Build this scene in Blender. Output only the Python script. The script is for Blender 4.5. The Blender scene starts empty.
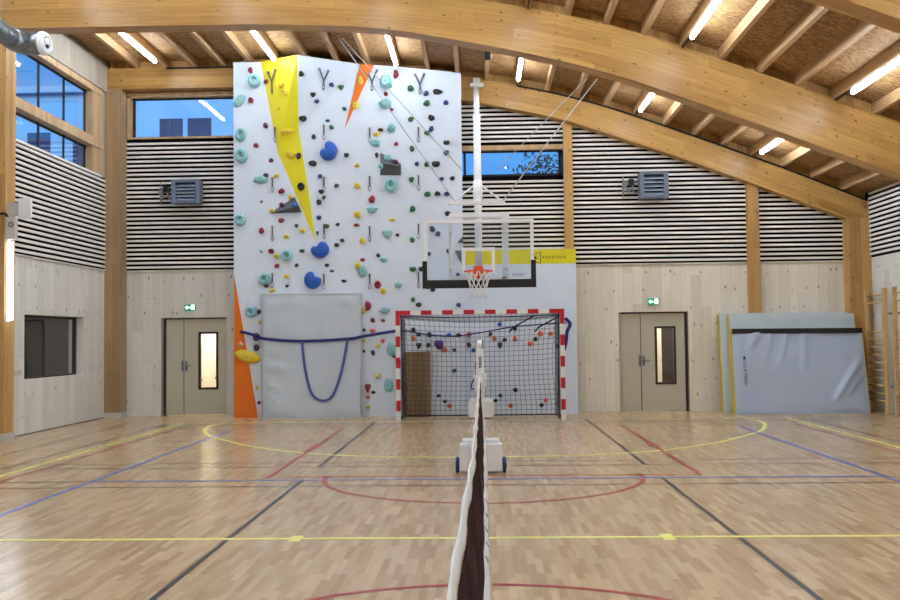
import bpy, bmesh, math, random
from mathutils import Vector, Matrix, noise
random.seed(7)
scene = bpy.context.scene
C = scene.collection
# ------------------------------------------------------------------ camera (metres: X right, Y away, Z up)
F_PX, YAW, PITCH, ROLL, EYE = 945.2355, 0.0323, 0.0406, 0.0119, 1.5504
fw = Vector((-math.sin(YAW)*math.cos(PITCH), math.cos(YAW)*math.cos(PITCH), math.sin(PITCH)))
r0 = fw.cross(Vector((0, 0, 1))).normalized(); u0 = r0.cross(fw)
RT = r0*math.cos(ROLL)-u0*math.sin(ROLL); UP = r0*math.sin(ROLL)+u0*math.cos(ROLL)
EYEV = Vector((0, 0, EYE))
cam = bpy.data.cameras.new('camera'); cam.sensor_width = 36; cam.lens = F_PX*36/900
cam.clip_start = 0.05; cam.clip_end = 300
co = bpy.data.objects.new('camera', cam); C.objects.link(co)
M = Matrix.Identity(4)
for i in range(3):
    M[i][0] = RT[i]; M[i][1] = UP[i]; M[i][2] = -fw[i]; M[i][3] = EYEV[i]
co.matrix_world = M
scene.camera = co

def ray(u, v): return fw*F_PX+RT*(u-450)-UP*(v-300)
def onY(u, v, y):
    d = ray(u, v); return EYEV+d*(y/d.y)
def onX(u, v, x):
    d = ray(u, v); return EYEV+d*(x/d.x)

# ------------------------------------------------------------------ materials
MATS = {}
def new_mat(name):
    m = bpy.data.materials.new(name); m.use_nodes = True
    nt = m.node_tree; return m, nt, nt.nodes['Principled BSDF']
def lin(c):
    return tuple(((x/255+0.055)/1.055)**2.4 if x > 10 else x/255/12.92 for x in c)+(1,)
def plain(name, rgb, rough=.5, metal=0, var=.06, scale=9, emit=0, spec=.5, bump=0):
    m, nt, b = new_mat(name)
    c = lin(rgb)
    n = nt.nodes.new('ShaderNodeTexNoise'); n.inputs['Scale'].default_value = scale; n.inputs['Detail'].default_value = 3
    t = nt.nodes.new('ShaderNodeTexCoord'); nt.links.new(t.outputs['Object'], n.inputs['Vector'])
    r = nt.nodes.new('ShaderNodeValToRGB')
    r.color_ramp.elements[0].position = .3; r.color_ramp.elements[1].position = .7
    r.color_ramp.elements[0].color = tuple(x*(1-var) for x in c[:3])+(1,)
    r.color_ramp.elements[1].color = tuple(min(1, x*(1+var)) for x in c[:3])+(1,)
    nt.links.new(n.outputs['Fac'], r.inputs['Fac']); nt.links.new(r.outputs['Color'], b.inputs['Base Color'])
    b.inputs['Roughness'].default_value = rough; b.inputs['Metallic'].default_value = metal
    b.inputs['Specular IOR Level'].default_value = spec
    if bump:
        bp = nt.nodes.new('ShaderNodeBump'); bp.inputs['Strength'].default_value = bump; bp.inputs['Distance'].default_value = .01
        nt.links.new(n.outputs['Fac'], bp.inputs['Height']); nt.links.new(bp.outputs['Normal'], b.inputs['Normal'])
    if emit:
        b.inputs['Emission Color'].default_value = c; b.inputs['Emission Strength'].default_value = emit
    MATS[name] = m; return m
def mathn(nt, op, a, b=None, c=None):
    n = nt.nodes.new('ShaderNodeMath'); n.operation = op
    for i, x in enumerate((a, b, c)):
        if x is None: continue
        if isinstance(x, (int, float)): n.inputs[i].default_value = x
        else: nt.links.new(x, n.inputs[i])
    return n.outputs[0]
def mixc(nt, fac, a, b, mode='MIX'):
    n = nt.nodes.new('ShaderNodeMix'); n.data_type = 'RGBA'; n.blend_type = mode
    for s, x in ((n.inputs['Factor'], fac), (n.inputs['A'], a), (n.inputs['B'], b)):
        if isinstance(x, (int, float, tuple)): s.default_value = x
        else: nt.links.new(x, s)
    return n.outputs['Result']
def wood(name, dark, light, grain='z', uv=False, board=.2, joint=.35, knot=.5, rough=.5, knotcol=(96, 62, 36), fine=1, spec=.4, ks=1.0):
    """boards running along `grain`, boards of width `board` across it, knots and fine grain"""
    m, nt, b = new_mat(name)
    t = nt.nodes.new('ShaderNodeTexCoord'); sep = nt.nodes.new('ShaderNodeSeparateXYZ')
    nt.links.new(t.outputs['UV' if uv else 'Object'], sep.inputs[0])
    ax = {'x': sep.outputs[0], 'y': sep.outputs[1], 'z': sep.outputs[2]}
    if uv: along, across, depth = sep.outputs[0], sep.outputs[1], 0.0
    else:
        along = ax[grain]; others = [a for a in 'xyz' if a != grain]
        # across = sum of both others so every side of a post shows boards
        across = mathn(nt, 'ADD', ax[others[0]], ax[others[1]]); depth = 0.0
    bi = mathn(nt, 'FLOOR', mathn(nt, 'DIVIDE', across, board))
    bf = mathn(nt, 'FRACT', mathn(nt, 'DIVIDE', across, board))
    off = mathn(nt, 'MULTIPLY', bi, 7.31)
    comb = nt.nodes.new('ShaderNodeCombineXYZ')
    nt.links.new(mathn(nt, 'MULTIPLY', along, .9), comb.inputs[0])
    nt.links.new(mathn(nt, 'MULTIPLY', across, 26*fine), comb.inputs[1]); nt.links.new(off, comb.inputs[2])
    n = nt.nodes.new('ShaderNodeTexNoise'); n.inputs['Scale'].default_value = 1.6; n.inputs['Detail'].default_value = 5; n.inputs['Distortion'].default_value = .6
    nt.links.new(comb.outputs[0], n.inputs['Vector'])
    wn = nt.nodes.new('ShaderNodeTexWhiteNoise'); wn.noise_dimensions = '2D'
    c2 = nt.nodes.new('ShaderNodeCombineXYZ'); nt.links.new(bi, c2.inputs[0])
    nt.links.new(mathn(nt, 'FLOOR', mathn(nt, 'MULTIPLY', mathn(nt, 'ADD', along, off), .45)), c2.inputs[1])
    nt.links.new(c2.outputs[0], wn.inputs['Vector'])
    f = mathn(nt, 'ADD', mathn(nt, 'MULTIPLY', n.outputs['Fac'], .75), mathn(nt, 'MULTIPLY', wn.outputs['Value'], .35))
    ramp = nt.nodes.new('ShaderNodeValToRGB'); ramp.color_ramp.elements[0].position = .2; ramp.color_ramp.elements[1].position = .8
    ramp.color_ramp.elements[0].color = lin(dark); ramp.color_ramp.elements[1].color = lin(light)
    nt.links.new(f, ramp.inputs['Fac'])
    # joints
    jm = mathn(nt, 'LESS_THAN', bf, .012/board*.25)
    col = mixc(nt, mathn(nt, 'MULTIPLY', jm, joint), ramp.outputs['Color'], lin(tuple(x*.55 for x in dark)))
    # knots
    c3 = nt.nodes.new('ShaderNodeCombineXYZ')
    nt.links.new(mathn(nt, 'MULTIPLY', along, 2.2*ks), c3.inputs[0]); nt.links.new(mathn(nt, 'MULTIPLY', across, 4.6*ks), c3.inputs[1])
    vo = nt.nodes.new('ShaderNodeTexVoronoi'); vo.inputs['Scale'].default_value = 1.0; vo.voronoi_dimensions = '2D'
    nt.links.new(c3.outputs[0], vo.inputs['Vector'])
    vs = nt.nodes.new('ShaderNodeSeparateXYZ'); nt.links.new(vo.outputs['Color'], vs.inputs[0])
    sz = mathn(nt, 'MULTIPLY', mathn(nt, 'SUBTRACT', vs.outputs[0], .36), .2)
    kn = nt.nodes.new('ShaderNodeMapRange'); kn.inputs['From Min'].default_value = 0; kn.inputs['From Max'].default_value = .05
    nt.links.new(mathn(nt, 'SUBTRACT', sz, vo.outputs['Distance']), kn.inputs['Value'])
    col = mixc(nt, mathn(nt, 'MULTIPLY', kn.outputs['Result'], knot), col, lin(knotcol))
    nt.links.new(col, b.inputs['Base Color'])
    b.inputs['Roughness'].default_value = rough; b.inputs['Specular IOR Level'].default_value = spec
    MATS[name] = m; return m

wood('glulam', (150, 105, 50), (206, 162, 94), uv=True, board=.16, joint=.3, knot=.85, rough=.38, ks=1.5)
wood('glulam_post', (160, 116, 62), (212, 170, 106), grain='z', board=.12, joint=.25, knot=.6, rough=.45)
wood('column_brown', (138, 110, 78), (174, 146, 110), grain='z', board=.15, joint=.2, knot=.4, rough=.5)
wood('joist_wood', (158, 122, 82), (194, 158, 114), grain='y', board=.3, joint=0, knot=.3, rough=.6)
wood('panel_pale', (200, 197, 188), (228, 225, 217), grain='z', board=.22, joint=.4, knot=.85, rough=.6, knotcol=(128, 110, 88), ks=1.25)
wood('panel_warm', (214, 207, 190), (240, 234, 220), grain='z', board=.2, joint=.4, knot=.85, rough=.55, knotcol=(142, 108, 70), ks=1.25)
wood('header_wood', (150, 138, 122), (184, 172, 154), grain='z', board=.2, joint=.2, knot=.4, rough=.6)
wood('frame_wood', (176, 142, 100), (208, 178, 136), grain='z', board=.1, joint=.1, knot=.3, rough=.5)
wood('bar_wood', (188, 148, 92), (216, 180, 126), grain='z', board=.1, joint=0, knot=.1, rough=.45)
wood('box_wood', (116, 94, 66), (142, 116, 84), grain='z', board=.25, joint=.2, knot=.3, rough=.6)
plain('slat', (236, 232, 226), .6, var=.05, scale=4)
plain('slat_black', (10, 10, 11), .9, var=.1, spec=.1)
plain('white', (232, 234, 236), .4, var=.02)
plain('white_matt', (226, 228, 230), .75, var=.03)
plain('plinth', (196, 192, 184), .5, var=.04)
plain('climb_white', (218, 230, 245), .7, var=.025, scale=3, bump=.05)
plain('climb_yellow', (224, 214, 22), .6, var=.03, scale=3)
plain('climb_orange', (222, 112, 18), .6, var=.05, scale=3)
plain('climb_grey', (92, 96, 104), .7, var=.1)
plain('door', (190, 186, 168), .45, var=.02, scale=2)
plain('dark_frame', (44, 32, 28), .5)
plain('black', (14, 14, 17), .5, var=.1)
plain('rubber_black', (20, 20, 22), .6)
plain('steel', (150, 154, 160), .35, .8, var=.1)
plain('galv', (128, 134, 140), .38, .75, var=.18, scale=14)
plain('heater_grey', (112, 124, 144), .45, .3, var=.05)
plain('heater_blade', (190, 206, 226), .4, .3, var=.05)
plain('mat_grey', (194, 206, 218), .42, var=.03, scale=2, spec=.5)
plain('mat_green_grey', (186, 200, 204), .42, var=.03, scale=2)
plain('mat_blue_grey', (176, 192, 216), .28, var=.03, scale=2)
plain('mat_edge', (206, 180, 72), .6)
plain('strap_navy', (40, 40, 110), .8)
plain('strap_blue', (84, 92, 156), .8)
plain('goal_red', (196, 22, 40), .4, var=.03)
plain('net_dark', (44, 46, 56), .9)
plain('net_brown', (58, 30, 30), .9, var=.3, scale=60)
plain('net_white', (226, 228, 228), .9)
plain('rim_orange', (226, 80, 36), .4)
plain('wire', (176, 178, 180), .5)
plain('cable_black', (20, 20, 22), .6)
plain('blue_wheel', (30, 50, 110), .5)
plain('office_dark', (70, 72, 70), .8)
plain('ext_wall', (150, 186, 214), .9, var=.05, scale=.6)
plain('ext_dark', (54, 62, 92), .4, var=.25, scale=.5)
plain('ext_blind', (120, 150, 150), .7)
plain('leaf', (40, 48, 40), .8, var=.3)
plain('bark', (54, 46, 40), .9)
plain('tube', (228, 241, 255), .4, var=0, emit=50)
plain('tube_soft', (228, 241, 255), .4, var=0, emit=13)
plain('exit_green', (16, 138, 92), .5, var=0, emit=.55)
plain('exit_white', (230, 255, 244), .5, var=0, emit=1.6)
for k, c in dict(red=(140, 30, 44), teal=(142, 196, 200), black=(30, 32, 38), blue=(34, 92, 186), navy=(40, 62, 120), green=(30, 104, 58),
                 dkgreen=(34, 66, 56), yellow=(222, 196, 52), dkred=(84, 34, 44), orange=(222, 106, 74), purple=(92, 36, 128), pink=(214, 160, 150), grey=(130, 150, 164)).items():
    plain('hold_'+k, c, .55, var=.08, scale=40)
for k, c in dict(yellow=(250, 248, 134), red=(172, 44, 52), blue=(92, 118, 206), black=(38, 40, 44)).items():
    plain('line_'+k, c, .28, var=.03)

def glass_mat():
    m, nt, b = new_mat('glass'); out = nt.nodes['Material Output']; nt.nodes.remove(b)
    tr = nt.nodes.new('ShaderNodeBsdfTransparent'); tr.inputs[0].default_value = (.93, .95, .97, 1)
    gl = nt.nodes.new('ShaderNodeBsdfGlossy'); gl.inputs['Roughness'].default_value = .02
    fr = nt.nodes.new('ShaderNodeFresnel'); ge = nt.nodes.new('ShaderNodeNewGeometry')
    nt.links.new(mathn(nt, 'MULTIPLY_ADD', ge.outputs['Backfacing'], 1/1.5-1.5, 1.5), fr.inputs[0])   # thin pane: same reflectance from both faces
    mx = nt.nodes.new('ShaderNodeMixShader')
    nt.links.new(fr.outputs[0], mx.inputs[0]); nt.links.new(tr.outputs[0], mx.inputs[1]); nt.links.new(gl.outputs[0], mx.inputs[2])
    nt.links.new(mx.outputs[0], out.inputs[0]); MATS['glass'] = m
glass_mat()
def floor_mat():
    m, nt, b = new_mat('parquet')
    t = nt.nodes.new('ShaderNodeTexCoord'); sep = nt.nodes.new('ShaderNodeSeparateXYZ'); nt.links.new(t.outputs['Object'], sep.inputs[0])
    cb = nt.nodes.new('ShaderNodeCombineXYZ'); nt.links.new(sep.outputs[1], cb.inputs[0]); nt.links.new(sep.outputs[0], cb.inputs[1])
    br = nt.nodes.new('ShaderNodeTexBrick'); nt.links.new(cb.outputs[0], br.inputs['Vector'])
    br.inputs['Scale'].default_value = 1; br.inputs['Brick Width'].default_value = .42; br.inputs['Row Height'].default_value = .05
    br.inputs['Mortar Size'].default_value = .0007; br.offset = .37; br.offset_frequency = 3
    br.inputs['Color1'].default_value = (0, 0, 0, 1); br.inputs['Color2'].default_value = (1, 1, 1, 1); br.inputs['Mortar'].default_value = (.3, .3, .3, 1)
    n = nt.nodes.new('ShaderNodeTexNoise'); n.inputs['Scale'].default_value = 1; n.inputs['Detail'].default_value = 4
    c4 = nt.nodes.new('ShaderNodeCombineXYZ'); nt.links.new(mathn(nt, 'MULTIPLY', sep.outputs[0], 30), c4.inputs[0]); nt.links.new(mathn(nt, 'MULTIPLY', sep.outputs[1], 2.5), c4.inputs[1])
    nt.links.new(c4.outputs[0], n.inputs['Vector'])
    f = mathn(nt, 'ADD', mathn(nt, 'MULTIPLY', br.outputs['Color'], .6), mathn(nt, 'MULTIPLY', n.outputs['Fac'], .4))
    rp = nt.nodes.new('ShaderNodeValToRGB'); rp.color_ramp.elements[0].position = .1; rp.color_ramp.elements[1].position = .9
    rp.color_ramp.elements[0].color = lin((166, 136, 98)); rp.color_ramp.elements[1].color = lin((214, 189, 152))
    nt.links.new(f, rp.inputs['Fac']); nt.links.new(rp.outputs['Color'], b.inputs['Base Color'])
    n2 = nt.nodes.new('ShaderNodeTexNoise'); n2.inputs['Scale'].default_value = 5; nt.links.new(t.outputs['Object'], n2.inputs['Vector'])
    bp = nt.nodes.new('ShaderNodeBump'); bp.inputs['Strength'].default_value = .06; bp.inputs['Distance'].default_value = .02
    nt.links.new(n2.outputs['Fac'], bp.inputs['Height']); nt.links.new(bp.outputs['Normal'], b.inputs['Normal'])
    b.inputs['Roughness'].default_value = .24; b.inputs['Specular IOR Level'].default_value = .5
    MATS['parquet'] = m
floor_mat()
def osb_mat():
    m, nt, b = new_mat('osb')
    t = nt.nodes.new('ShaderNodeTexCoord')
    n = nt.nodes.new('ShaderNodeTexNoise'); n.inputs['Scale'].default_value = 6; n.inputs['Detail'].default_value = 5; n.inputs['Distortion'].default_value = 2.6
    mp = nt.nodes.new('ShaderNodeMapping'); mp.inputs['Scale'].default_value = (1, 2.2, 1)
    nt.links.new(t.outputs['Object'], mp.inputs[0]); nt.links.new(mp.outputs[0], n.inputs['Vector'])
    rp = nt.nodes.new('ShaderNodeValToRGB'); rp.color_ramp.elements[0].position = .32; rp.color_ramp.elements[1].position = .7
    rp.color_ramp.elements[0].color = lin((98, 66, 36)); rp.color_ramp.elements[1].color = lin((200, 158, 102))
    nt.links.new(n.outputs['Fac'], rp.inputs['Fac'])
    sep = nt.nodes.new('ShaderNodeSeparateXYZ'); nt.links.new(t.outputs['Object'], sep.inputs[0])
    j = mathn(nt, 'LESS_THAN', mathn(nt, 'FRACT', mathn(nt, 'DIVIDE', sep.outputs[1], .62)), .012)
    col = mixc(nt, mathn(nt, 'MULTIPLY', j, .5), rp.outputs['Color'], lin((70, 46, 26)))
    nt.links.new(col, b.inputs['Base Color']); b.inputs['Roughness'].default_value = .7
    MATS['osb'] = m
osb_mat()

# ------------------------------------------------------------------ mesh helpers
def wloc(o):
    p = Vector((0, 0, 0))
    while o: p += o.location; o = o.parent
    return p
class MB:
    def __init__(s): s.v = []; s.f = []; s.mi = []; s.mats = []; s.uv = None; s.smooth = []
    def slot(s, m):
        if m not in s.mats: s.mats.append(m)
        return s.mats.index(m)
    def add(s, vs, fs, m, smooth=False):
        o = len(s.v); k = s.slot(m)
        s.v += [tuple(p) for p in vs]
        for f in fs: s.f.append([i+o for i in f]); s.mi.append(k); s.smooth.append(smooth)
        return s
    def box(s, a, b, m):
        x0, y0, z0 = [min(p, q) for p, q in zip(a, b)]; x1, y1, z1 = [max(p, q) for p, q in zip(a, b)]
        return s.add([(x0, y0, z0), (x1, y0, z0), (x1, y1, z0), (x0, y1, z0), (x0, y0, z1), (x1, y0, z1), (x1, y1, z1), (x0, y1, z1)],
              [(0, 3, 2, 1), (4, 5, 6, 7), (0, 1, 5, 4), (1, 2, 6, 5), (2, 3, 7, 6), (3, 0, 4, 7)], m)
    def prism(s, pts, ext, m):
        """polygon pts (3D) extruded by vector ext"""
        n = len(pts); e = Vector(ext); vs = [Vector(p) for p in pts]; vs += [p+e for p in vs]
        fs = [list(range(n)), list(range(2*n-1, n-1, -1))]+[(i, i+n, (i+1) % n+n, (i+1) % n) for i in range(n)]
        # consistent outward winding is fixed at build by recalculation
        return s.add(vs, fs, m)
    def tube(s, pts, r, m, n=8, caps=True, smooth=True, flat=1.0):
        pts = [Vector(p) for p in pts]; vs = []; fs = []; prev = None
        for i, p in enumerate(pts):
            d = (pts[min(i+1, len(pts)-1)]-pts[max(i-1, 0)]).normalized()
            if prev is None:
                a = Vector((0, 0, 1)) if abs(d.z) < .9 else Vector((1, 0, 0))
                x = d.cross(a).normalized()
            else: x = (prev-d*prev.dot(d)).normalized()
            prev = x; y = d.cross(x); rr = r[i] if isinstance(r, (list, tuple)) else r
            for k in range(n):
                an = 2*math.pi*(k+.5)/n; vs.append(p+x*math.cos(an)*rr*flat+y*math.sin(an)*rr)
        for i in range(len(pts)-1):
            for k in range(n):
                fs.append((i*n+k, i*n+(k+1) % n, (i+1)*n+(k+1) % n, (i+1)*n+k))
        if caps: fs.append(list(range(n-1, -1, -1))); fs.append([(len(pts)-1)*n+k for k in range(n)])
        return s.add(vs, fs, m, smooth)
    def ring(s, c, axis, R, r, m, n=20, k=8, ref=None, sx=1, sy=1):
        axis = Vector(axis).normalized(); a = Vector((0, 0, 1)) if abs(axis.z) < .9 else Vector((1, 0, 0))
        x = axis.cross(a).normalized(); y = axis.cross(x); vs = []; fs = []
        for i in range(n):
            t = 2*math.pi*i/n; d = x*math.cos(t)*sx+y*math.sin(t)*sy
            for j in range(k):
                p = 2*math.pi*j/k
                vs.append(Vector(c)+d*(R+r*math.cos(p))+axis*r*math.sin(p))
        for i in range(n):
            for j in range(k):
                fs.append((i*k+j, ((i+1) % n)*k+j, ((i+1) % n)*k+(j+1) % k, i*k+(j+1) % k))
        return s.add(vs, fs, m, True)
    def build(s, name, parent=None, bevel=0, recalc=True, origin=None):
        me = bpy.data.meshes.new(name)
        o = Vector(origin) if origin is not None else Vector((0, 0, 0))
        me.from_pydata([tuple(Vector(p)-o) for p in s.v], [], s.f)
        for m in s.mats: me.materials.append(MATS[m])
        me.polygons.foreach_set('material_index', s.mi); me.polygons.foreach_set('use_smooth', s.smooth)
        if recalc:
            bm = bmesh.new(); bm.from_mesh(me); bmesh.ops.recalc_face_normals(bm, faces=bm.faces[:]); bm.to_mesh(me); bm.free()
        if s.uv:
            l = me.uv_layers.new(name='UVMap')
            for p in me.polygons:
                for li in p.loop_indices: l.data[li].uv = s.uv[me.loops[li].vertex_index]
        me.update()
        ob = bpy.data.objects.new(name, me); C.objects.link(ob); ob.location = o
        if parent:
            ob.parent = parent; ob.location = o-wloc(parent)
        if bevel:
            b = ob.modifiers.new('bevel', 'BEVEL'); b.width = bevel; b.segments = 2; b.limit_method = 'ANGLE'
        return ob
def tag(o, label, cat, group=None, kind=None):
    o['label'] = label; o['category'] = cat
    if group: o['group'] = group
    if kind: o['kind'] = kind
    return o
def empty(name, loc, label, cat, group=None):
    o = bpy.data.objects.new(name, None); C.objects.link(o); o.location = loc; o.empty_display_size = .1
    return tag(o, label, cat, group)
def struct(o, label=None, cat=None):
    o['kind'] = 'structure'
    if label: o['label'] = label; o['category'] = cat
    return o
def one(name, fn, parent=None, **k):
    m = MB(); fn(m); return m.build(name, parent, **k)
def text_mesh(body, size, m, mat4, name, parent, spacing=1.0, ext=.002):
    cu = bpy.data.curves.new(name, 'FONT'); cu.body = body; cu.size = size; cu.extrude = ext; cu.space_character = spacing
    cu.align_x = 'CENTER'; cu.align_y = 'CENTER'; cu.resolution_u = 2
    t = bpy.data.objects.new(name, cu); C.objects.link(t)
    bpy.context.view_layer.update()
    me = bpy.data.meshes.new_from_object(t.evaluated_get(bpy.context.evaluated_depsgraph_get()))
    bpy.data.objects.remove(t)
    me.transform(mat4)
    me.materials.clear(); me.materials.append(MATS[m])
    ob = bpy.data.objects.new(name, me); C.objects.link(ob)
    if parent: ob.parent = parent; ob.location = -wloc(parent)
    return ob
def facing(loc, xdir, ydir):
    x = Vector(xdir).normalized(); y = Vector(ydir).normalized(); z = x.cross(y)
    m = Matrix.Identity(4)
    for i in range(3): m[i][0] = x[i]; m[i][1] = y[i]; m[i][2] = z[i]; m[i][3] = loc[i]
    return m

# ------------------------------------------------------------------ hall dimensions
XL, XR, YB, YF = -7.79, 7.9, 19.65, -5.3
TP = [(-8.6, 7.28), (-5, 7.275), (-4, 7.265), (-3, 7.225), (-2, 7.155), (-1.03, 7.05), (-.41, 6.965), (.17, 6.877), (.83, 6.757), (1.44, 6.625), (2.05, 6.467), (2.64, 6.292),
      (3.82, 5.87), (4.41, 5.648), (5, 5.42), (6.19, 4.97), (7.87, 4.26), (8.4, 4.04)]
LP = [(-8.6, 6.62), (-5.5, 6.605), (-3.7, 6.594), (-2.87, 6.57), (-2.06, 6.535), (-1.25, 6.45), (-.44, 6.29), (.37, 6.13), (1.0, 5.98), (1.97, 5.722), (2.76, 5.455), (3.55, 5.15), (4.33, 4.848), (5.11, 4.543), (5.9, 4.245), (6.66, 3.955), (8.4, 3.28)]
BP = [(-8.6, 6.845), (-4, 6.84), (-2, 6.72), (-.33, 6.49), (.6, 6.29), (1.69, 6.045), (2.5, 5.77), (3.98, 5.246), (5.42, 4.70), (7.375, 3.925), (8.4, 3.5)]
def itp(P, x):
    if x <= P[0][0]: return P[0][1]
    for (a, b), (c, d) in zip(P, P[1:]):
        if x <= c: return b+(d-b)*(x-a)/(c-a)
    return P[-1][1]
def sm(P, x): return (itp(P, x-.35)+itp(P, x-.15)+itp(P, x+.15)+itp(P, x+.35))/4
T = lambda x: sm(TP, x)
def frange(a, b, n): return [a+(b-a)*i/n for i in range(n+1)]

# floor
fl = struct(one('floor', lambda m: m.box((XL-.3, YF-.3, -.2), (XR+.3, YB+3.2, 0), 'parquet')), 'polished beech parquet sports floor with painted court lines', 'floor')
def seg(m, a, b, w, mat, z):
    a = Vector((a[0], a[1], z)); b = Vector((b[0], b[1], z)); d = (b-a).normalized(); n = Vector((-d.y, d.x, 0))*w/2
    m.add([a-n, b-n, b+n, a+n], [(0, 1, 2, 3)], mat)
def poly(m, pts, w, mat, z):
    P = [Vector((p[0], p[1], z)) for p in pts]; vs = []
    for i, p in enumerate(P):
        d = (P[min(i+1, len(P)-1)]-P[max(i-1, 0)]).normalized(); n = Vector((-d.y, d.x, 0))*w/2
        vs += [p-n, p+n]
    m.add(vs, [(2*i, 2*i+2, 2*i+3, 2*i+1) for i in range(len(P)-1)], mat)
def catmull(P, k=6):
    P = [Vector(p) for p in P]; Q = [P[0]*2-P[1]]+P+[P[-1]*2-P[-2]]; out = []
    for i in range(1, len(Q)-2):
        a, b, c, d = Q[i-1:i+3]
        for j in range(k):
            t = j/k
            out.append(.5*((2*b)+(c-a)*t+(2*a-5*b+4*c-d)*t*t+(3*b-a-3*c+d)*t**3))
    return out+[P[-1]]
def mk(m):
    b = 'line_black'
    for s in (-1, 1):
        seg(m, (s*1.98-.02, 4.4), (s*1.98-.02, 10.49), .045, b, .0012); seg(m, (s*1.98-.02, 11.54), (s*1.98-.02, 17.64), .045, b, .0012)
        for X in (6.7, 5.94): seg(m, (s*X, -2), (s*X, 10.49), .04, b, .001); seg(m, (s*X, 11.54), (s*X, 17.64), .04, b, .001)
        seg(m, (s*1.98, 14.6), (s*6.7, 14.6), .04, b, .001)
    for Y in (11.56, 11.98, 17.16, 17.62, 10.47, 10.05): seg(m, (-6.7, Y), (6.7, Y), .042, b, .001)
    one_b = None
one('court_line', mk, fl, recalc=False)['label'] = 'thin black badminton court lines'
def mk(m):
    y = 'line_yellow'
    for s in (-1, 1): seg(m, (s*5.65, -3), (s*5.65, 17.82), .075, y, .0016)
    seg(m, (-5.65, 17.82), (5.65, 17.82), .055, y, .0016); seg(m, (XL+.6, 7.41), (XR-.5, 7.41), .065, y, .0016)
    for X in (-1.46, 1.42): seg(m, (X-.05, 7.41), (X+.045, 7.41), .22, y, .0019)
    arc = [(-4.86, 17.8), (-4.98, 17.2), (-4.86, 16.5), (-4.5, 15.5), (-4.0, 14.7), (-3.35, 13.8), (-2.5, 13.02), (-1.7, 12.62), (-.9, 12.43), (0, 12.41)]
    arc = [(x, y_, 0) for x, y_ in arc]; arc += [(-p[0], p[1], 0) for p in arc[-2::-1]]
    poly(m, catmull(arc), .075, y, .0017)
one('court_line', mk, fl, recalc=False)['label'] = 'yellow court lines and goal area arc'
def mk(m):
    y = 'line_red'
    seg(m, (-2.43, 10.72), (2.43, 10.72), .045, y, .0021)
    for s in (-1, 1):
        seg(m, (s*2.43, 10.72), (s*2.43, 16.82), .05, y, .0021); seg(m, (s*2.43-.075, 13.64), (s*2.43+.075, 13.64), .42, y, .0024)
        seg(m, (s*5.42, -3), (s*5.42, 16.8), .04, y, .0021); seg(m, (s*1.74-.06, 10.72), (s*1.74+.06, 10.72), .12, y, .0022)
    seg(m, (-5.42, 16.82), (5.42, 16.82), .04, y, .0021)
    poly(m, [(1.77*math.cos(a), 10.72-1.77*math.sin(a)) for a in frange(0, math.pi, 40)], .05, y, .0022)
    poly(m, [(1.77*math.cos(a), 4.25+1.77*math.sin(a)) for a in frange(0, 2*math.pi, 64)], .05, y, .0022)
one('court_line', mk, fl, recalc=False)['label'] = 'red court lines and free throw arc'
def mk(m):
    y = 'line_blue'
    for s in (-1, 1): seg(m, (s*4.36, -2), (s*4.36, 16.3), .055, y, .0026)
    seg(m, (-4.36, 10.48), (4.36, 10.48), .055, y, .0026)
one('court_line', mk, fl, recalc=False)['label'] = 'blue court lines'

# ------------------------------------------------------------------ ceiling, joists, beams
def mk(m):
    xs = frange(-8.4, 8.3, 60); n = len(xs); vs = []
    for x in xs:
        z = T(x)+.16
        vs += [(x, YF-.3, z), (x, YB+.3, z), (x, YF-.3, z+.12), (x, YB+.3, z+.12)]
    fs = []
    for i in range(n-1):
        a = 4*i; b = a+4
        fs += [(a, a+1, b+1, b), (a+2, b+2, b+3, a+3), (a, b, b+2, a+2), (a+1, a+3, b+3, b+1)]
    fs += [(0, 2, 3, 1), (4*n-4, 4*n-3, 4*n-1, 4*n-2)]
    m.add(vs, fs, 'osb')
ceil = struct(one('ceiling', mk), 'curved roof deck of brown strand board on timber joists', 'ceiling')
JX = [-7.12, -6.51, -5.9, -5.3, -4.7, -4.09, -3.48, -2.87, -2.25, -1.63, -1.02, -.41, .19, .81, 1.44, 2.04, 2.63, 3.22, 3.82, 4.41, 4.99, 5.57, 6.19, 6.78, 7.37]
ARCH = [-4.83, .07, 4.97, 9.87, 14.77]
for x in JX:
    z = T(x)
    for (a, b) in ((14.8, 19.62), (9.9, 14.8), (5.0, 9.9)):
        one('joist', lambda m: m.box((x-.04, a, z), (x+.04, b, z+.17), 'joist_wood'), ceil)
# joists over the rest of the hall behind the camera, one mesh
o = one('joist', lambda m: [m.box((x-.04, YF, T(x)), (x+.04, 5.0, T(x)+.17), 'joist_wood') for x in JX], ceil); o['kind'] = 'stuff'

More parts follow.
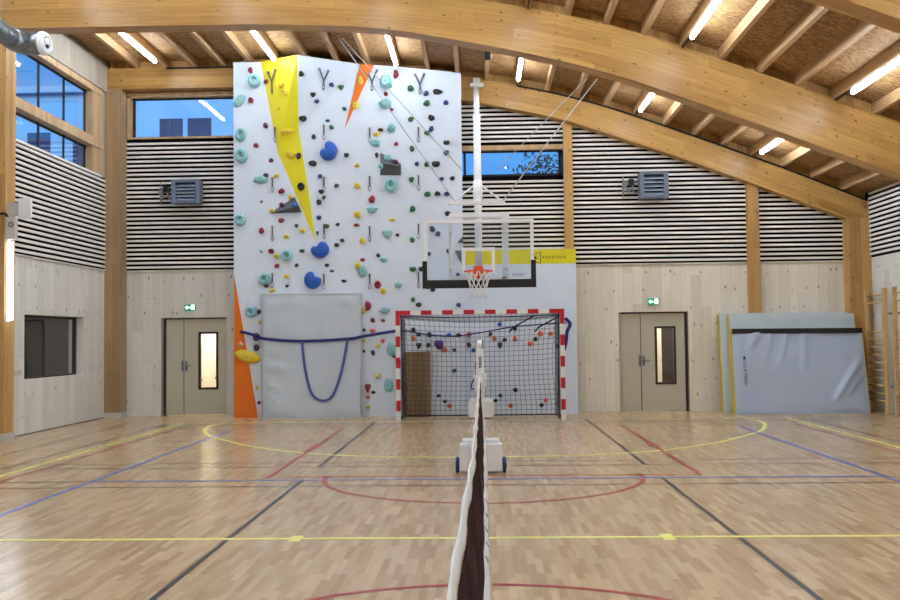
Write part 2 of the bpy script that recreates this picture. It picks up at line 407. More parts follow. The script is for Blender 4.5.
def arch(name, y0, y1, low, x0=-8.05, x1=8.2, lbl=''):
    m = MB(); xs = frange(x0, x1, 90); n = len(xs); vs = []; uv = []; s = 0; px = None
    prof = []
    for x in xs:
        t = T(x); l = sm(low, x)
        if px: s += math.hypot(x-px[0], t-px[1])
        px = (x, t); prof.append((x, t, l, s))
    fs = []
    def quadstrip(A, B, ua, ub):
        o = len(vs)
        for (x, t, l, s_), p, q in zip(prof, A, B):
            vs.append(p); vs.append(q); uv.append((s_, ua(t, l))); uv.append((s_, ub(t, l)))
        for i in range(n-1): fs.append((o+2*i, o+2*i+2, o+2*i+3, o+2*i+1))
    fr_t = [(x, y0, t) for x, t, l, s_ in prof]; fr_l = [(x, y0, l) for x, t, l, s_ in prof]
    bk_t = [(x, y1, t) for x, t, l, s_ in prof]; bk_l = [(x, y1, l) for x, t, l, s_ in prof]
    quadstrip(fr_l, fr_t, lambda t, l: l-t+5, lambda t, l: 5.0)
    quadstrip(bk_t, bk_l, lambda t, l: 5.0, lambda t, l: l-t+5)
    quadstrip(bk_l, fr_l, lambda t, l: 2.0, lambda t, l: 2+y1-y0)
    quadstrip(fr_t, bk_t, lambda t, l: 2.0, lambda t, l: 2+y1-y0)
    m.add(vs, fs, 'glulam')
    for i in (0, n-1):
        k = len(m.v); m.v += [fr_t[i], fr_l[i], bk_l[i], bk_t[i]]; uv += [(0, 0), (0, .5), (.3, .5), (.3, 0)]
        m.f.append([k, k+1, k+2, k+3]); m.mi.append(0); m.smooth.append(False)
    m.uv = uv
    o = m.build(name)
    return o
TR = 1
def trim(o, label, cat):
    return struct(o, label, cat)
names = iter('trim_%d' % i for i in range(1, 60))
for y0 in ARCH:
    b = arch(next(names), y0, y0+.33, LP)
    if y0 > 14: trim(b, 'big curved glulam roof beam sweeping across in front of the climbing wall', 'beam')
    elif y0 > 9: trim(b, 'nearest curved glulam beam cutting the top right corner', 'beam')
    else: trim(b, 'curved glulam beam behind the camera', 'beam')
    # blocking between the joists
    def blk(m):
        for a, c in zip([-7.75]+JX, JX+[7.9]):
            z0 = max(T(a+.04), T(c-.04)); zz = (T((a+c)/2))
            m.prism([(a+.04, y0+.1, T(a+.04)+.002), (c-.04, y0+.1, T(c-.04)+.002), (c-.04, y0+.1, T(c-.04)+.17), (a+.04, y0+.1, T(a+.04)+.17)], (0, .12, 0), 'glulam_post')
    one('blocking', blk, b)
bb = trim(arch(next(names), 19.35, 19.64, BP), 'shallow curved glulam beam along the top of the back wall', 'beam')
def blk(m):
    for a, c in zip([-7.75]+JX, JX+[7.9]):
        m.prism([(a+.04, 19.42, T(a+.04)+.002), (c-.04, 19.42, T(c-.04)+.002), (c-.04, 19.42, T(c-.04)+.17), (a+.04, 19.42, T(a+.04)+.17)], (0, .12, 0), 'glulam_post')
one('blocking', blk, bb)
# columns and posts
def column(x0, x1, y0, y1, z0, z1, mat, label, plinth=0):
    o = trim(one(next(names), lambda m: m.box((x0, y0, z0+plinth), (x1, y1, z1), mat), bevel=.006), label, 'column')
    if plinth: one('plinth', lambda m: m.box((x0-.012, y0-.012, z0), (x1+.012, y1, z0+plinth), 'plinth'), o)
    return o
column(-7.94, -7.56, 14.76, 15.1, 0, 6.62, 'glulam_post', 'pale timber column at the left edge carrying a vertical tube light', .13)
cb = column(-7.92, -7.44, 19.32, 19.64, 0, 6.85, 'column_brown', 'brown timber corner column left of the left door', .1)
column(1.76, 1.94, 19.5, 19.64, 3.0, 6.02, 'glulam_post', 'slim timber post right of the middle window')
column(5.5, 5.73, 19.48, 19.64, 0, 4.66, 'glulam_post', 'slim timber post above the grey mats')
column(7.46, 7.92, 19.3, 19.64, 0, 3.9, 'glulam_post', 'timber corner column at the right end of the back wall')
column(7.45, 7.9, 14.77, 15.1, 0, 3.6, 'glulam_post', 'timber column at the right wall outside the view')

# ------------------------------------------------------------------ walls
def back(m):
    D = [(-6.72, -5.32), (2.85, 4.28)]; ZT = 3.05; y0, y1 = YB, YB+.3
    xs = [XL-.3]+[v for d in D for v in d]+[XR+.3]
    for i in range(len(xs)-1):
        door = i % 2 == 1
        mat = 'panel_pale' if xs[i] < 0 else 'panel_warm'
        if i == 2:
            m.box((xs[i], y0, 0), (-1, y1, ZT), 'panel_pale'); m.box((-1, y0, 0), (xs[i+1], y1, ZT), 'panel_warm')
        else: m.box((xs[i], y0, 2.05 if door else 0), (xs[i+1], y1, ZT), 'panel_pale' if xs[i+1] < 0 else 'panel_warm')
    # upper wall with two window holes
    W = [(-7.4, -5.0, 5.84, 6.78), (-.36, 1.76, 4.92, 5.52)]
    cut = sorted(set([XL-.3, XR+.3]+[a for w in W for a in w[:2]]+[i*.5 for i in range(-15, 16)]))
    for a, b in zip(cut, cut[1:]):
        mid = (a+b)/2; w = [w for w in W if w[0] <= mid <= w[1]]
        segs = [(ZT, None)] if not w else [(ZT, w[0][2]), (w[0][3], None)]
        for z0, z1 in segs:
            za, zb = (T(a)+.16, T(b)+.16) if z1 is None else (z1, z1)
            m.prism([(a, y0, z0), (b, y0, z0), (b, y0, zb), (a, y0, za)], (0, y1-y0, 0), 'slat_black')
wb = struct(one('wall_back', back), 'back wall of pale timber panels below black slatted panels', 'wall')
def slats(m):
    rects = [(-7.46, -4.9, 3.06, 5.83), (-.42, 1.76, 3.06, 4.92), (-.42, 1.76, 5.6, 7), (1.94, 5.5, 3.06, 6.6), (5.73, 7.46, 3.06, 5)]
    for x0, x1, z0, z1 in rects:
        n = int((z1-z0)/.0936)
        for i in range(n):
            z = z0+.0936*i+.035
            if z+.05 > z1: break
            xe = x1
            while xe > x0 and sm(BP, xe)+.15 < z: xe -= .1
            if xe-x0 > .05: m.box((x0, YB-.035, z), (xe, YB+.001, z+.044), 'slat')
one('acoustic_slats', slats, wb)
one('panel_cap', lambda m: m.box((-7.46, YB-.04, 3.035), (XR, YB, 3.055), 'panel_pale'), wb)
def left(m):
    y0, y1 = YF, YB+.3; x0, x1 = XL-.3, XL
    H = (15.9, 18.32, .93, 2.05)
    m.box((x0, y0, 0), (x1, H[0], 3.05), 'panel_pale'); m.box((x0, H[1], 0), (x1, y1, 3.05), 'panel_pale')
    m.box((x0, H[0], 0), (x1, H[1], H[2]), 'panel_pale'); m.box((x0, H[0], H[3]), (x1, H[1], 3.05), 'panel_pale')
    m.box((x0, y0, 3.05), (x1, y1, 4.97), 'slat_black')
    m.box((x0, y0, 4.97), (x1, 15.1, 7.5), 'panel_pale'); m.box((x0, 19.1, 4.97), (x1, y1, 7.5), 'header_wood')
    m.box((x0, 15.1, 6.76), (x1, 19.1, 7.5), 'header_wood')
wl = struct(one('wall_left', left), 'left wall of pale timber panels with slats and windows above', 'wall')
def slats(m):
    for i in range(20):
        z = 3.06+.0936*i+.035; m.box((XL-.001, 9, z), (XL+.035, 19.3, z+.044), 'slat')
one('acoustic_slats', slats, wl)
one('panel_cap', lambda m: m.box((XL, 9, 3.035), (XL+.04, 19.3, 3.055), 'panel_pale'), wl)
def right(m):
    m.box((XR, YF, 0), (XR+.3, YB+.3, 3.08), 'panel_pale'); m.box((XR, YF, 3.08), (XR+.3, YB+.3, 4.55), 'slat_black')
wr = struct(one('wall_right', right), 'right wall of pale timber panels with slats above, behind the wall bars', 'wall')
def slats(m):
    for i in range(15):
        z = 3.1+.0936*i+.03; m.box((XR-.035, 9, z), (XR+.001, 19.3, z+.044), 'slat')
one('acoustic_slats', slats, wr)
struct(one('wall_front', lambda m: m.box((XL-.3, YF-.3, 0), (XR+.3, YF, 7.6), 'panel_pale')), 'timber wall behind the camera', 'wall')
struct(one('baseboard_left', lambda m: m.box((XL, 9, 0), (XL+.012, 19.3, .012), 'dark_frame')), 'dark joint along the foot of the left wall', 'baseboard')
# header above the left windows, transom, jamb
trim(one(next(names), lambda m: m.box((XL-.02, 15.1, 6.76), (XL+.06, 19.3, 7.27), 'header_wood')), 'greyish timber header above the left windows', 'beam')
w1 = struct(bpy.data.objects.new('window_1', None), 'tall strip window high on the left wall with timber transom', 'window'); C.objects.link(w1)
def fr(m):
    m.box((XL-.16, 15.1, 5.52), (XL+.05, 19.1, 5.7), 'frame_wood'); m.box((XL-.16, 18.66, 4.97), (XL+.02, 19.1, 6.76), 'frame_wood')
    m.box((XL-.16, 15.1, 6.64), (XL+.03, 19.1, 6.76), 'frame_wood'); m.box((XL-.16, 15.1, 4.95), (XL+.04, 19.1, 4.99), 'slat')
one('window_frame', fr, w1)
def mu(m):
    for y in (15.6, 16.62, 17.65, 18.6): m.box((XL-.135, y-.03, 4.99), (XL-.115, y+.03, 6.64), 'black')
    for z in (6.6, 5.7, 5.47, 4.99): m.box((XL-.135, 15.1, z), (XL-.115, 18.66, z+.04), 'black')
one('mullion', mu, w1)
one('glass_pane', lambda m: m.box((XL-.13, 15.1, 4.99), (XL-.12, 18.66, 6.64), 'glass'), w1)
def window(name, x0, x1, z0, z1, label, sash):
    w = struct(bpy.data.objects.new(name, None), label, 'window'); C.objects.link(w)
    def fr(m):
        t = .06
        parts = (((x0-.05, YB-.03, z0-.02), (x1+.05, YB+.2, z0+.02)), ((x0-.05, YB-.03, z1-.03), (x1+.05, YB+.2, z1+.07)), ((x0-.05, YB-.03, z0), (x0+.03, YB+.2, z1)), ((x1-.03, YB-.03, z0), (x1+.05, YB+.2, z1)))
        for a, b in parts[1:2] if sash else parts: m.box(a, b, 'frame_wood')
    one('window_frame', fr, w)
    def sa(m):
        for a, b in (((x0, YB+.1, z0), (x1, YB+.15, z0+.05)), ((x0, YB+.1, z1-.06), (x1, YB+.15, z1)), ((x0+.02, YB+.1, z0), (x0+.07, YB+.15, z1)), ((x1-.07, YB+.1, z0), (x1, YB+.15, z1))): m.box(a, b, 'black')
    one('sash', sa, w)
    one('glass_pane', lambda m: m.box((x0, YB+.12, z0), (x1, YB+.13, z1), 'glass'), w)
window('window_2', -7.38, -5.02, 5.86, 6.76, 'wide high window in the back wall left of the climbing wall', 0)
window('window_3', -.34, 1.74, 4.93, 5.5, 'small high window behind the basketball mast showing blue sky and a tree', 1)
w4 = struct(bpy.data.objects.new('window_4', None), 'dark interior window low in the left wall', 'window'); C.objects.link(w4)
one('window_frame', lambda m: [m.box((XL-.2, 15.92, .93), (XL-.14, 15.98, 2.05), 'dark_frame'), m.box((XL-.2, 18.24, .93), (XL-.14, 18.3, 2.05), 'dark_frame'), m.box((XL-.2, 15.92, 2.0), (XL-.14, 18.3, 2.05), 'dark_frame'), m.box((XL-.2, 15.92, .93), (XL-.14, 18.3, .96), 'dark_frame')], w4)
one('glass_pane', lambda m: m.box((XL-.175, 15.95, .95), (XL-.165, 18.27, 2.02), 'glass'), w4)
struct(one('wall_office', lambda m: [m.box((-10.2, 15, .0), (-10.1, 20, 2.6), 'office_dark'), m.box((-10.2, 15, 2.6), (XL-.3, 20, 2.7), 'office_dark'), m.box((-10.2, 20, 0), (XL-.3, 20.1, 2.7), 'office_dark'), m.box((-10.2, 14.9, 0), (XL-.3, 15, 2.7), 'office_dark'), m.box((-10.2, 15, -.1), (XL-.3, 20, 0), 'office_dark')]), 'grey walls of the unlit room behind the left interior window', 'wall')
# doors
def door(name, x0, x1, split, gx0, gx1, gz0, gz1, label, left):
    d = struct(bpy.data.objects.new(name, None), label, 'door'); C.objects.link(d)
    ya = YB+.1; z1 = 2.03
    one('door_frame', lambda m: [m.box((x0, ya-.02, 0), (x0+.04, YB+.3, 2.05), 'dark_frame' if left else 'door'), m.box((x1-.04, ya-.02, 0), (x1, YB+.3, 2.05), 'door' if left else 'dark_frame'), m.box((x0, ya-.02, z1-.01), (x1, YB+.3, 2.05), 'dark_frame')], d)
    one('door_leaf', lambda m: m.box((x0+.045, ya, .01), (split-.0075, ya+.05, z1-.012), 'door'), d, bevel=.004)['label'] = 'narrow fixed leaf'
    def lf(m):
        m.box((split+.0075, ya, .01), (gx0, ya+.05, z1-.012), 'door'); m.box((gx1, ya, .01), (x1-.045, ya+.05, z1-.012), 'door')
        m.box((gx0, ya, .01), (gx1, ya+.05, gz0), 'door'); m.box((gx0, ya, gz1), (gx1, ya+.05, z1-.012), 'door')
    l = one('door_leaf', lf, d); l['label'] = 'wide leaf with narrow glazed panel'
    def gf(m):
        t = .045
        for a, b in (((gx0, gz0), (gx1, gz0+t)), ((gx0, gz1-t), (gx1, gz1)), ((gx0, gz0), (gx0+t, gz1)), ((gx1-t, gz0), (gx1, gz1))): m.box((a[0], ya-.015, a[1]), (b[0], ya+.06, b[1]), 'dark_frame')
    one('glazing_frame', gf, l)
    one('glass_pane', lambda m: m.box((gx0+.03, ya+.02, gz0+.03), (gx1-.03, ya+.03, gz1-.03), 'glass'), l)
    def ha(m):
        m.box((split+.03, ya-.01, .93), (split+.075, ya, 1.14), 'heater_grey'); m.tube([(split+.05, ya, 1.05), (split+.05, ya-.055, 1.05), (split+.17, ya-.06, 1.05)], .011, 'steel', 8)
    one('door_handle', ha, l)
    one('door_seam', lambda m: m.box((split-.0075, ya+.01, .01), (split+.0075, ya+.045, z1-.012), 'dark_frame'), d)
    one('lock_plate', lambda m: m.box((split-.05, ya-.012, .93), (split-.012, ya+.001, 1.15), 'heater_grey'), d)
door('door_1', -6.68, -5.34, -6.26, -5.95, -5.53, .54, 1.75, 'double door with beige leaves left of the climbing wall', 1)
door('door_2', 2.87, 4.26, 3.31, 3.6, 4.03, .55, 1.75, 'double door with beige leaves right of the goal', 0)
# corridor behind the doors
def cor(m):
    m.box((-8, 21.3, 0), (8.2, 21.4, 2.7), 'panel_warm'); m.box((-8, YB+.3, 2.5), (8.2, 21.3, 2.6), 'white_matt')
    m.box((-8.1, YB+.3, 0), (-8, 21.3, 2.6), 'panel_warm'); m.box((8.2, YB+.3, 0), (8.3, 21.3, 2.6), 'panel_warm')
struct(one('wall_corridor', cor), 'pale timber corridor wall seen through the door glass', 'wall')
struct(one('door_3', lambda m: m.box((4.03, 21.25, 0), (4.95, 21.3, 2.1), 'dark_frame')), 'dark corridor door seen through the right door glass', 'door')
for x, e in ((-5.9, 75), (3.6, 50)):
    L = bpy.data.lights.new('corridor_lamp', 'AREA'); L.shape = 'RECTANGLE'; L.size = 1.2; L.size_y = .3; L.energy = e; L.color = (1, .9, .72)
    lo = bpy.data.objects.new('corridor_lamp', L); C.objects.link(lo); lo.location = (x, 20.6, 2.48)
L = bpy.data.lights.new('office_fill', 'AREA'); L.size = .8; L.energy = 14; L.color = (.9, .95, 1)  # added fill light, lifts the dark room behind the interior window
lo = bpy.data.objects.new('office_fill', L); C.objects.link(lo); lo.location = (-9.2, 17.2, 2.55)
# base plinth of the back wall, sockets
for i, (u, v, lb) in enumerate(((145, 402, 'small white wall socket left of the left door'), (702, 395, 'small white wall socket between right door and mats'))):
    p = onY(u, v, YB)
    o = one('wall_socket', lambda m: [m.box((p.x-.04, YB-.014, p.z-.04), (p.x+.04, YB, p.z+.04), 'white'), m.ring((p.x, YB-.014, p.z), (0, 1, 0), .024, .005, 'plinth', 14, 6)])
    tag(o, lb, 'socket', 'wall sockets')
p = onX(17, 373, XL)
o = one('light_switch', lambda m: [m.box((XL, p.y-.16+k*.11, p.z-.04), (XL+.012, p.y-.07+k*.11, p.z+.04), 'plinth') for k in range(3)])
tag(o, 'row of three pale switches on the left wall below the window edge', 'switch')

# ------------------------------------------------------------------ tube lights
LX = [(-6.51, 'leftmost'), (-4.09, 'second'), (-1.63, 'third'), (.81, 'fourth'), (3.22, 'fifth'), (5.57, 'rightmost')]
def tube_light(x, ya, yb, label, group, rod=0):
    z = T(x)
    t = empty('tube_light', (x, (ya+yb)/2, z), label, 'light', group)
    one('housing', lambda m: m.box((x-.03, ya, z-.035), (x+.03, yb, z), 'white'), t)
    one('diffuser', lambda m: m.tube([(x, ya, z-.07), (x, yb, z-.07)], .036, 'tube', 8), t)
    if rod: one('conduit', lambda m: m.tube([(x, yb, z-.02), (x, yb+.66, z-.02)], .016, 'cable_black', 6), t)
    return t
for x, w in LX:
    tube_light(x, 15.78, 18.68, '%s of six ceiling tube lights between the big arched beam and back wall' % w, 'tube lights above the back of the hall', 1 if x > -1 else 0)
for x, w in LX:
    lab = {.81: 'ceiling tube light nearer than the arched beam, its dark conduit just visible', 3.22: 'bright ceiling tube light in the top right, left of the corner one', 5.57: 'bright ceiling tube light at the right edge below the corner beam'}.get(x, 'ceiling tube light in the bay above the top of the view')
    tube_light(x, 11.2, 14.1, lab, 'tube lights in front of the arched beam', 1)
for a, b in ((6.3, 9.2), (1.4, 4.3), (-3.5, -.6)):
    for x, w in LX: tube_light(x, a, b, 'ceiling tube light over the part of the hall behind the viewer', 'tube lights outside the view')
t = empty('column_light', (-7.53, 14.85, 1.9), 'vertical glowing tube light on the left timber column', 'light')
one('housing', lambda m: m.box((-7.56, 14.8, 1.9), (-7.54, 14.9, 3.22), 'white'), t)
one('diffuser', lambda m: m.tube([(-7.515, 14.85, 1.93), (-7.515, 14.85, 3.18)], .05, 'tube_soft', 10), t)
p = onY(11.5, 228.5, 14.7)
t = empty('control_box', p, 'grey control box with round dial above the vertical tube light', 'control box')
one('box_body', lambda m: m.box((p.x-.075, 14.66, p.z-.18), (p.x+.075, 14.76, p.z+.18), 'plinth'), t, bevel=.008)
one('dial', lambda m: m.ring((p.x+.01, 14.655, p.z+.06), (0, 1, 0), .035, .012, 'heater_grey', 16, 8), t)
one('cable', lambda m: m.tube(catmull([(p.x-.28, 14.72, p.z+.22), (p.x-.12, 14.70, p.z+.24), (p.x-.05, 14.70, p.z+.17)]), .02, 'cable_black', 8), t)
p = onY(23.5, 208, 14.78)
t = empty('access_point', p, 'white square wireless box sticking out from the left column', 'box')
one('box_body', lambda m: m.box((p.x-.1, 14.80, p.z-.16), (p.x+.11, 14.86, p.z+.16), 'white'), t, bevel=.012)
one('bracket', lambda m: m.box((-7.565, 14.84, p.z-.12), (p.x-.08, 14.9, p.z+.1), 'plinth'), t)

# black cable trays along the back beam
def tray(m, xs, drop):
    m.tube([(x, 19.325, T(x)-drop) for x in xs], .02, 'cable_black', 6)
tag(one('cable_conduit', lambda m: tray(m, frange(-6.5, -4.9, 8), .02)), 'black cable along the back beam left of the climbing wall', 'cable')
tag(one('cable_conduit', lambda m: tray(m, frange(.83, 7.85, 40), .02)), 'black cable along the curved back beam right of the mast', 'cable')

# spiral duct
t = empty('ventilation_duct', (-7.07, 14.0, 6.2), 'galvanised round air duct with white nozzle at the top left', 'duct')
def dk(m):
    pts = [(-7.07, y, 6.19) for y in frange(8.4, 13.95, 30)]
    m.tube(pts, .155, 'galv', 24)
    for y in frange(8.6, 13.8, 26): m.ring((-7.07, y, 6.19), (0, 1, 0), .156, .006, 'galv', 24, 4)
one('pipe', dk, t)
def el(m):
    m.tube([(-7.07, 13.9, 6.19), (-7.07, 14.05, 6.19), (-7.03, 14.2, 6.19), (-6.96, 14.26, 6.19), (-6.88, 14.27, 6.19), (-6.72, 14.26, 6.19)], [.165, .17, .175, .175, .17, .165], 'galv', 24)
    m.ring((-6.93, 14.26, 6.19), (1, -.2, 0), .172, .012, 'galv', 24, 6)
one('elbow', el, t)
def nz(m):
    d = Vector((1, -.08, 0)).normalized(); c = Vector((-6.72, 14.26, 6.19))
    m.tube([c-d*.02, c+d*.02], [.185, .185], 'white', 28)
    m.ring(c+d*.03, d, .13, .05, 'white', 28, 8)
    m.tube([c+d*.02, c+d*.07+Vector((0, 0, -.03))], [.1, .07], 'white', 20)
    m.tube([c+d*.065+Vector((0, 0, -.03)), c+d*.075+Vector((0, 0, -.03))], [.045, .045], 'black', 16)
one('nozzle', nz, t)
for y in (10.5, 13.7): one('hanger_wire', lambda m: m.tube([(-7.07, y, 6.3), (-7.07, y, T(-7.07)+.2)], .006, 'steel', 6), t)

# heaters
def heater(u0, v0, u1, v1, label):
    a = onY(u0, v0, 19.3); b = onY(u1, v1, 19.3); x0, x1, z1, z0 = a.x, b.x, a.z, b.z
    t = empty('wall_heater', ((x0+x1)/2, 19.6, z0), label, 'heater', 'unit heaters on the slatted wall')
    def body(m):
        m.box((x0, 19.3, z0), (x0+.09, 19.55, z1), 'heater_grey'); m.box((x1-.09, 19.3, z0), (x1, 19.55, z1), 'heater_grey')
        m.box((x0+.09, 19.3, z1-.05), (x1-.09, 19.55, z1), 'heater_grey'); m.box((x0+.09, 19.3, z0), (x1-.09, 19.55, z0+.06), 'heater_grey')
        m.box((x0+.09, 19.5, z0+.06), (x1-.09, 19.55, z1-.05), 'black')
    one('casing', body, t, bevel=.008)
    n = 5; h = (z1-z0-.13)/n
    for i in range(n):
        z = z0+.075+h*i
        one('louvre', lambda m: m.prism([(x0+.09, 19.31, z), (x0+.09, 19.32, z-.012), (x0+.09, 19.44, z+h*.62), (x0+.09, 19.43, z+h*.62+.012)], (x1-x0-.18, 0, 0), 'heater_blade'), t)
    one('bracket', lambda m: m.box((x0+.12, 19.55, z0+.1), (x1-.12, 19.66, z0+.16), 'steel'), t)
    def pipes(m):
        zc = (z0+z1)/2
        for k, dz in enumerate((.1, -.12)):
            m.tube(catmull([(x0+.02, 19.45, zc+dz), (x0-.09, 19.45, zc+dz), (x0-.15, 19.47, zc-dz*.7), (x0-.28, 19.5, zc-dz*.8), (x0-.3, 19.62, zc-dz*.8)]), .018, 'steel', 8)
        m.tube([(x0-.3, 19.55, zc+.24), (x0-.3, 19.55, zc-.22)], .014, 'steel', 8)
        m.box((x0-.2, 19.42, zc+.02), (x0-.1, 19.54, zc+.15), 'black'); m.box((x0-.32, 19.48, zc-.02), (x0-.24, 19.56, zc+.07), 'steel')
        m.ring((x0-.22, 19.44, zc-.08), (0, 1, 0), .035, .012, 'steel', 14, 6)
    one('pipework', pipes, t)
heater(171, 180, 199.5, 203, 'grey louvred unit heater left of the climbing wall')
heater(639.5, 172, 669, 197.5, 'grey louvred unit heater right of the middle post')

# exit signs
def exit_sign(u, v, label, flip):
    p = onY(u, v, YB-.05)
    t = empty('exit_sign', (p.x, YB, p.z), label, 'exit sign', 'exit signs above the doors')
    w, h = .115, .066
    one('housing', lambda m: m.box((p.x-w, YB-.05, p.z-h), (p.x+w, YB, p.z+h), 'exit_green'), t, bevel=.004)
    y = YB-.055
    def pic(m):
        X = lambda a: p.x+a*flip*.8-.005
        # arrow
        m.prism([(X(-.12), y, p.z), (X(-.07), y, p.z+.045), (X(-.07), y, p.z+.018), (X(-.01), y, p.z+.018), (X(-.01), y, p.z-.018), (X(-.07), y, p.z-.018), (X(-.07), y, p.z-.045)], (0, .006, 0), 'exit_white')
        # doorway and running figure
        m.box((X(.075), y, p.z-.05), (X(.125), y+.006, p.z+.055), 'exit_white')
        m.ring((X(.05), y+.003, p.z+.045), (0, 1, 0), .008, .006, 'exit_white', 10, 4)
        for a, b in (((.045, .032), (.035, -.005)), ((.035, -.005), (.055, -.025)), ((.055, -.025), (.05, -.05)), ((.035, -.005), (.02, -.03)), ((.045, .025), (.065, .01)), ((.045, .025), (.022, .015))):
            m.tube([(X(a[0]), y+.003, p.z+a[1]), (X(b[0]), y+.003, p.z+b[1])], .008, 'exit_white', 6)
    one('pictogram', pic, t)
exit_sign(190, 307.5, 'lit green exit sign above the left double door', 1)
exit_sign(653.5, 301.5, 'lit green exit sign above the right double door', 1)

# ------------------------------------------------------------------ climbing wall
CY = 19.03; LY = 19.22
def P(u, v, y=CY): return onY(u, v, y)
xl, xr, xo = -5.005, -.343, 1.945
TRp = Vector((-3.606, 18.6, 7.262)); TL = Vector((-4.438, CY, 7.262)); ML = P(278, 153); MR = P(298.5, 128); TIP = P(316.5, 243); PW = Vector((-2.395, CY, 7.17))
cw = empty('climbing_wall', ((xl+xo)/2, CY, 0), 'tall white indoor climbing wall with yellow and orange facets', 'climbing wall')
def panels(m):
    top = [(x, CY, min(T(x)-.012, 7.262)) for x in (xl, -4.438, -3.6, -3, -2.4, -2.1, -1.5, -1, -.6, xr)]
    m.prism([(xl, CY, 0), (xr, CY, 0)]+top[::-1], (0, 19.30-CY, 0), 'climb_white')
one('panel', panels, cw)
one('panel', lambda m: m.box((xr, LY, 0), (xo, 19.45, 3.045), 'climb_white'), cw)['label'] = 'low white panel behind the goal'
one('brand_band', lambda m: m.box((xr, LY-.002, 3.045), (xo, 19.45, 3.335), 'climb_yellow'), cw)['label'] = 'yellow lettered band'
e = .004; ey = Vector((0, -e, 0))
def fac(m):
    b = [TL, ML, MR, TRp]; tip = TIP
    TRb = Vector((TRp.x, CY, TRp.z))
    m.add([TL+ey, ML+ey, TRp+ey, MR+ey, TIP+ey], [(0, 1, 2), (1, 3, 2), (1, 4, 3)], 'climb_yellow')
    m.add([TRp+ey, MR+ey, PW+ey], [(0, 1, 2)], 'climb_white')
    m.add([TL+ey, TRp+ey, TRb], [(0, 1, 2)], 'climb_white'); m.add([TRp+ey, PW+ey, TRb], [(0, 1, 2)], 'climb_white')
    # rims back to the panel
    loop = [TL, ML, TIP, MR]
    for a, c in zip(loop, loop[1:]): m.add([a+ey, c+ey, c, a], [(0, 1, 2, 3)], 'climb_yellow')
one('facet', fac, cw, recalc=False)['label'] = 'yellow pyramid facet tapering to a point'
def org(m):
    a, b, c = P(360, 61.5), P(374, 62.7), P(345, 128); a.z = T(a.x)-.014; b.z = T(b.x)-.014
    a2, b2 = a+Vector((0, -.03, 0)), b+Vector((0, -.008, 0)); c2 = c+Vector((0, -.004, 0))
    m.add([a, b, c, a2, b2, c2], [(3, 5, 4), (0, 3, 4, 1), (0, 2, 5, 3), (1, 4, 5, 2), (0, 1, 2)], 'climb_orange')
one('facet', org, cw)['label'] = 'orange spike facet'
def org2(m):
    m.prism([(xl, CY, 0), (-4.52, CY, 0), (xl+.01, CY, 2.86)], (0, -.02, 0), 'climb_orange')
one('facet', org2, cw)['label'] = 'orange triangle at the foot of the wall'
def lines(m):
    pass
# grey wooden volumes bolted on
VOLT = []
def volume(name, base, apex, label):
    m = MB(); n = len(base); vs = list(base)+list(apex); c = sum((Vector(b) for b in base), Vector())/n
    if len(apex) == 1: fs = [(i, (i+1) % n, n) for i in range(n)]+[tuple(range(n))]
    else: fs = [(0, 1, n+1, n), (1, 2, n+1), (2, 3, n, n+1), (3, 0, n)]+[tuple(range(n))]
    m.add(vs, fs, 'climb_grey'); o = m.build(name, origin=c)
    for f in fs[:-1]:
        for k in range(1, len(f)-1): VOLT.append((Vector(vs[f[0]]), Vector(vs[f[k]]), Vector(vs[f[k+1]])))
    return tag(o, label, 'climbing volume', 'grey wooden volumes on the climbing wall')
volume('climbing_volume', [P(269.5, 213.5), P(302, 212.5), P(294.5, 197)], [P(299, 206, 18.83)], 'grey triangular volume overlapping the yellow panel edge')
volume('climbing_volume', [P(380.3, 175.3), P(401, 175.3), P(401, 164), P(380.3, 152.5)], [P(381, 163, 18.8), P(400, 166, 18.8)], 'grey wedge volume with slanting top in the upper middle')
volume('climbing_volume', [P(457, 242.5), P(463.2, 243), P(463.2, 235.5)], [P(461.5, 240, 18.88)], 'small grey volume behind the backboard, upper of two')
volume('climbing_volume', [P(454.5, 250.5), P(461.5, 250.5), P(461.5, 264)], [P(459.5, 253, 18.88)], 'small grey volume behind the backboard, lower of two')
# lettering and mountain mark on the yellow band
c = onY(554, 257.4, LY); text_mesh('ROCKTECH', .07, 'black', facing((c.x, LY-.004, c.z), (1, 0, 0), (0, 0, 1)), 'lettering', cw, 1.42)
def mk(m):
    y = LY-.006
    a, b, c = onY(531, 256, y), onY(540.6, 251.8, y), onY(540.6, 263.3, y); d = onY(534, 261, y)
    for p, q in ((a, b), (b, c), (c, d)): m.tube([p, q], .006, 'black', 6)
    e1, e2, e3, e4 = onY(533, 258.6, y), onY(535.8, 255.8, y), onY(536.5, 258, y), onY(538.6, 259.2, y)
    m.prism([e1, e2, e3, e4], (0, .004, 0), 'black')
one('emblem', mk, cw)

# ------------------------------------------------------------------ climbing holds
def tri_hit(o, d, a, b, c):
    n = (b-a).cross(c-a); dn = d.dot(n)
    if abs(dn) < 1e-9: return None
    t = (a-o).dot(n)/dn; q = o+d*t
    for s, e_ in ((a, b), (b, c), (c, a)):
        if (e_-s).cross(q-s).dot(n) < -1e-9: return None
    return t, q, n.normalized()
def wall_hit(u, v):
    d = ray(u, v); best = None
    for t3 in [(TL, ML, TRp), (ML, MR, TRp), (TRp, MR, PW)]+VOLT:
        h = tri_hit(EYEV, d, *t3)
        if h and (best is None or h[0] < best[0]): best = h
    low = onY(u, v, LY)
    if low.x > xr and low.z < 3.34: return low+Vector((0, -.002, 0)), Vector((0, -1, 0))
    p = onY(u, v, CY)
    if best and best[1].y < CY:
        n = best[2]; n = -n if n.y > 0 else n
        return best[1]+n*.005, n
    return p, Vector((0, -1, 0))
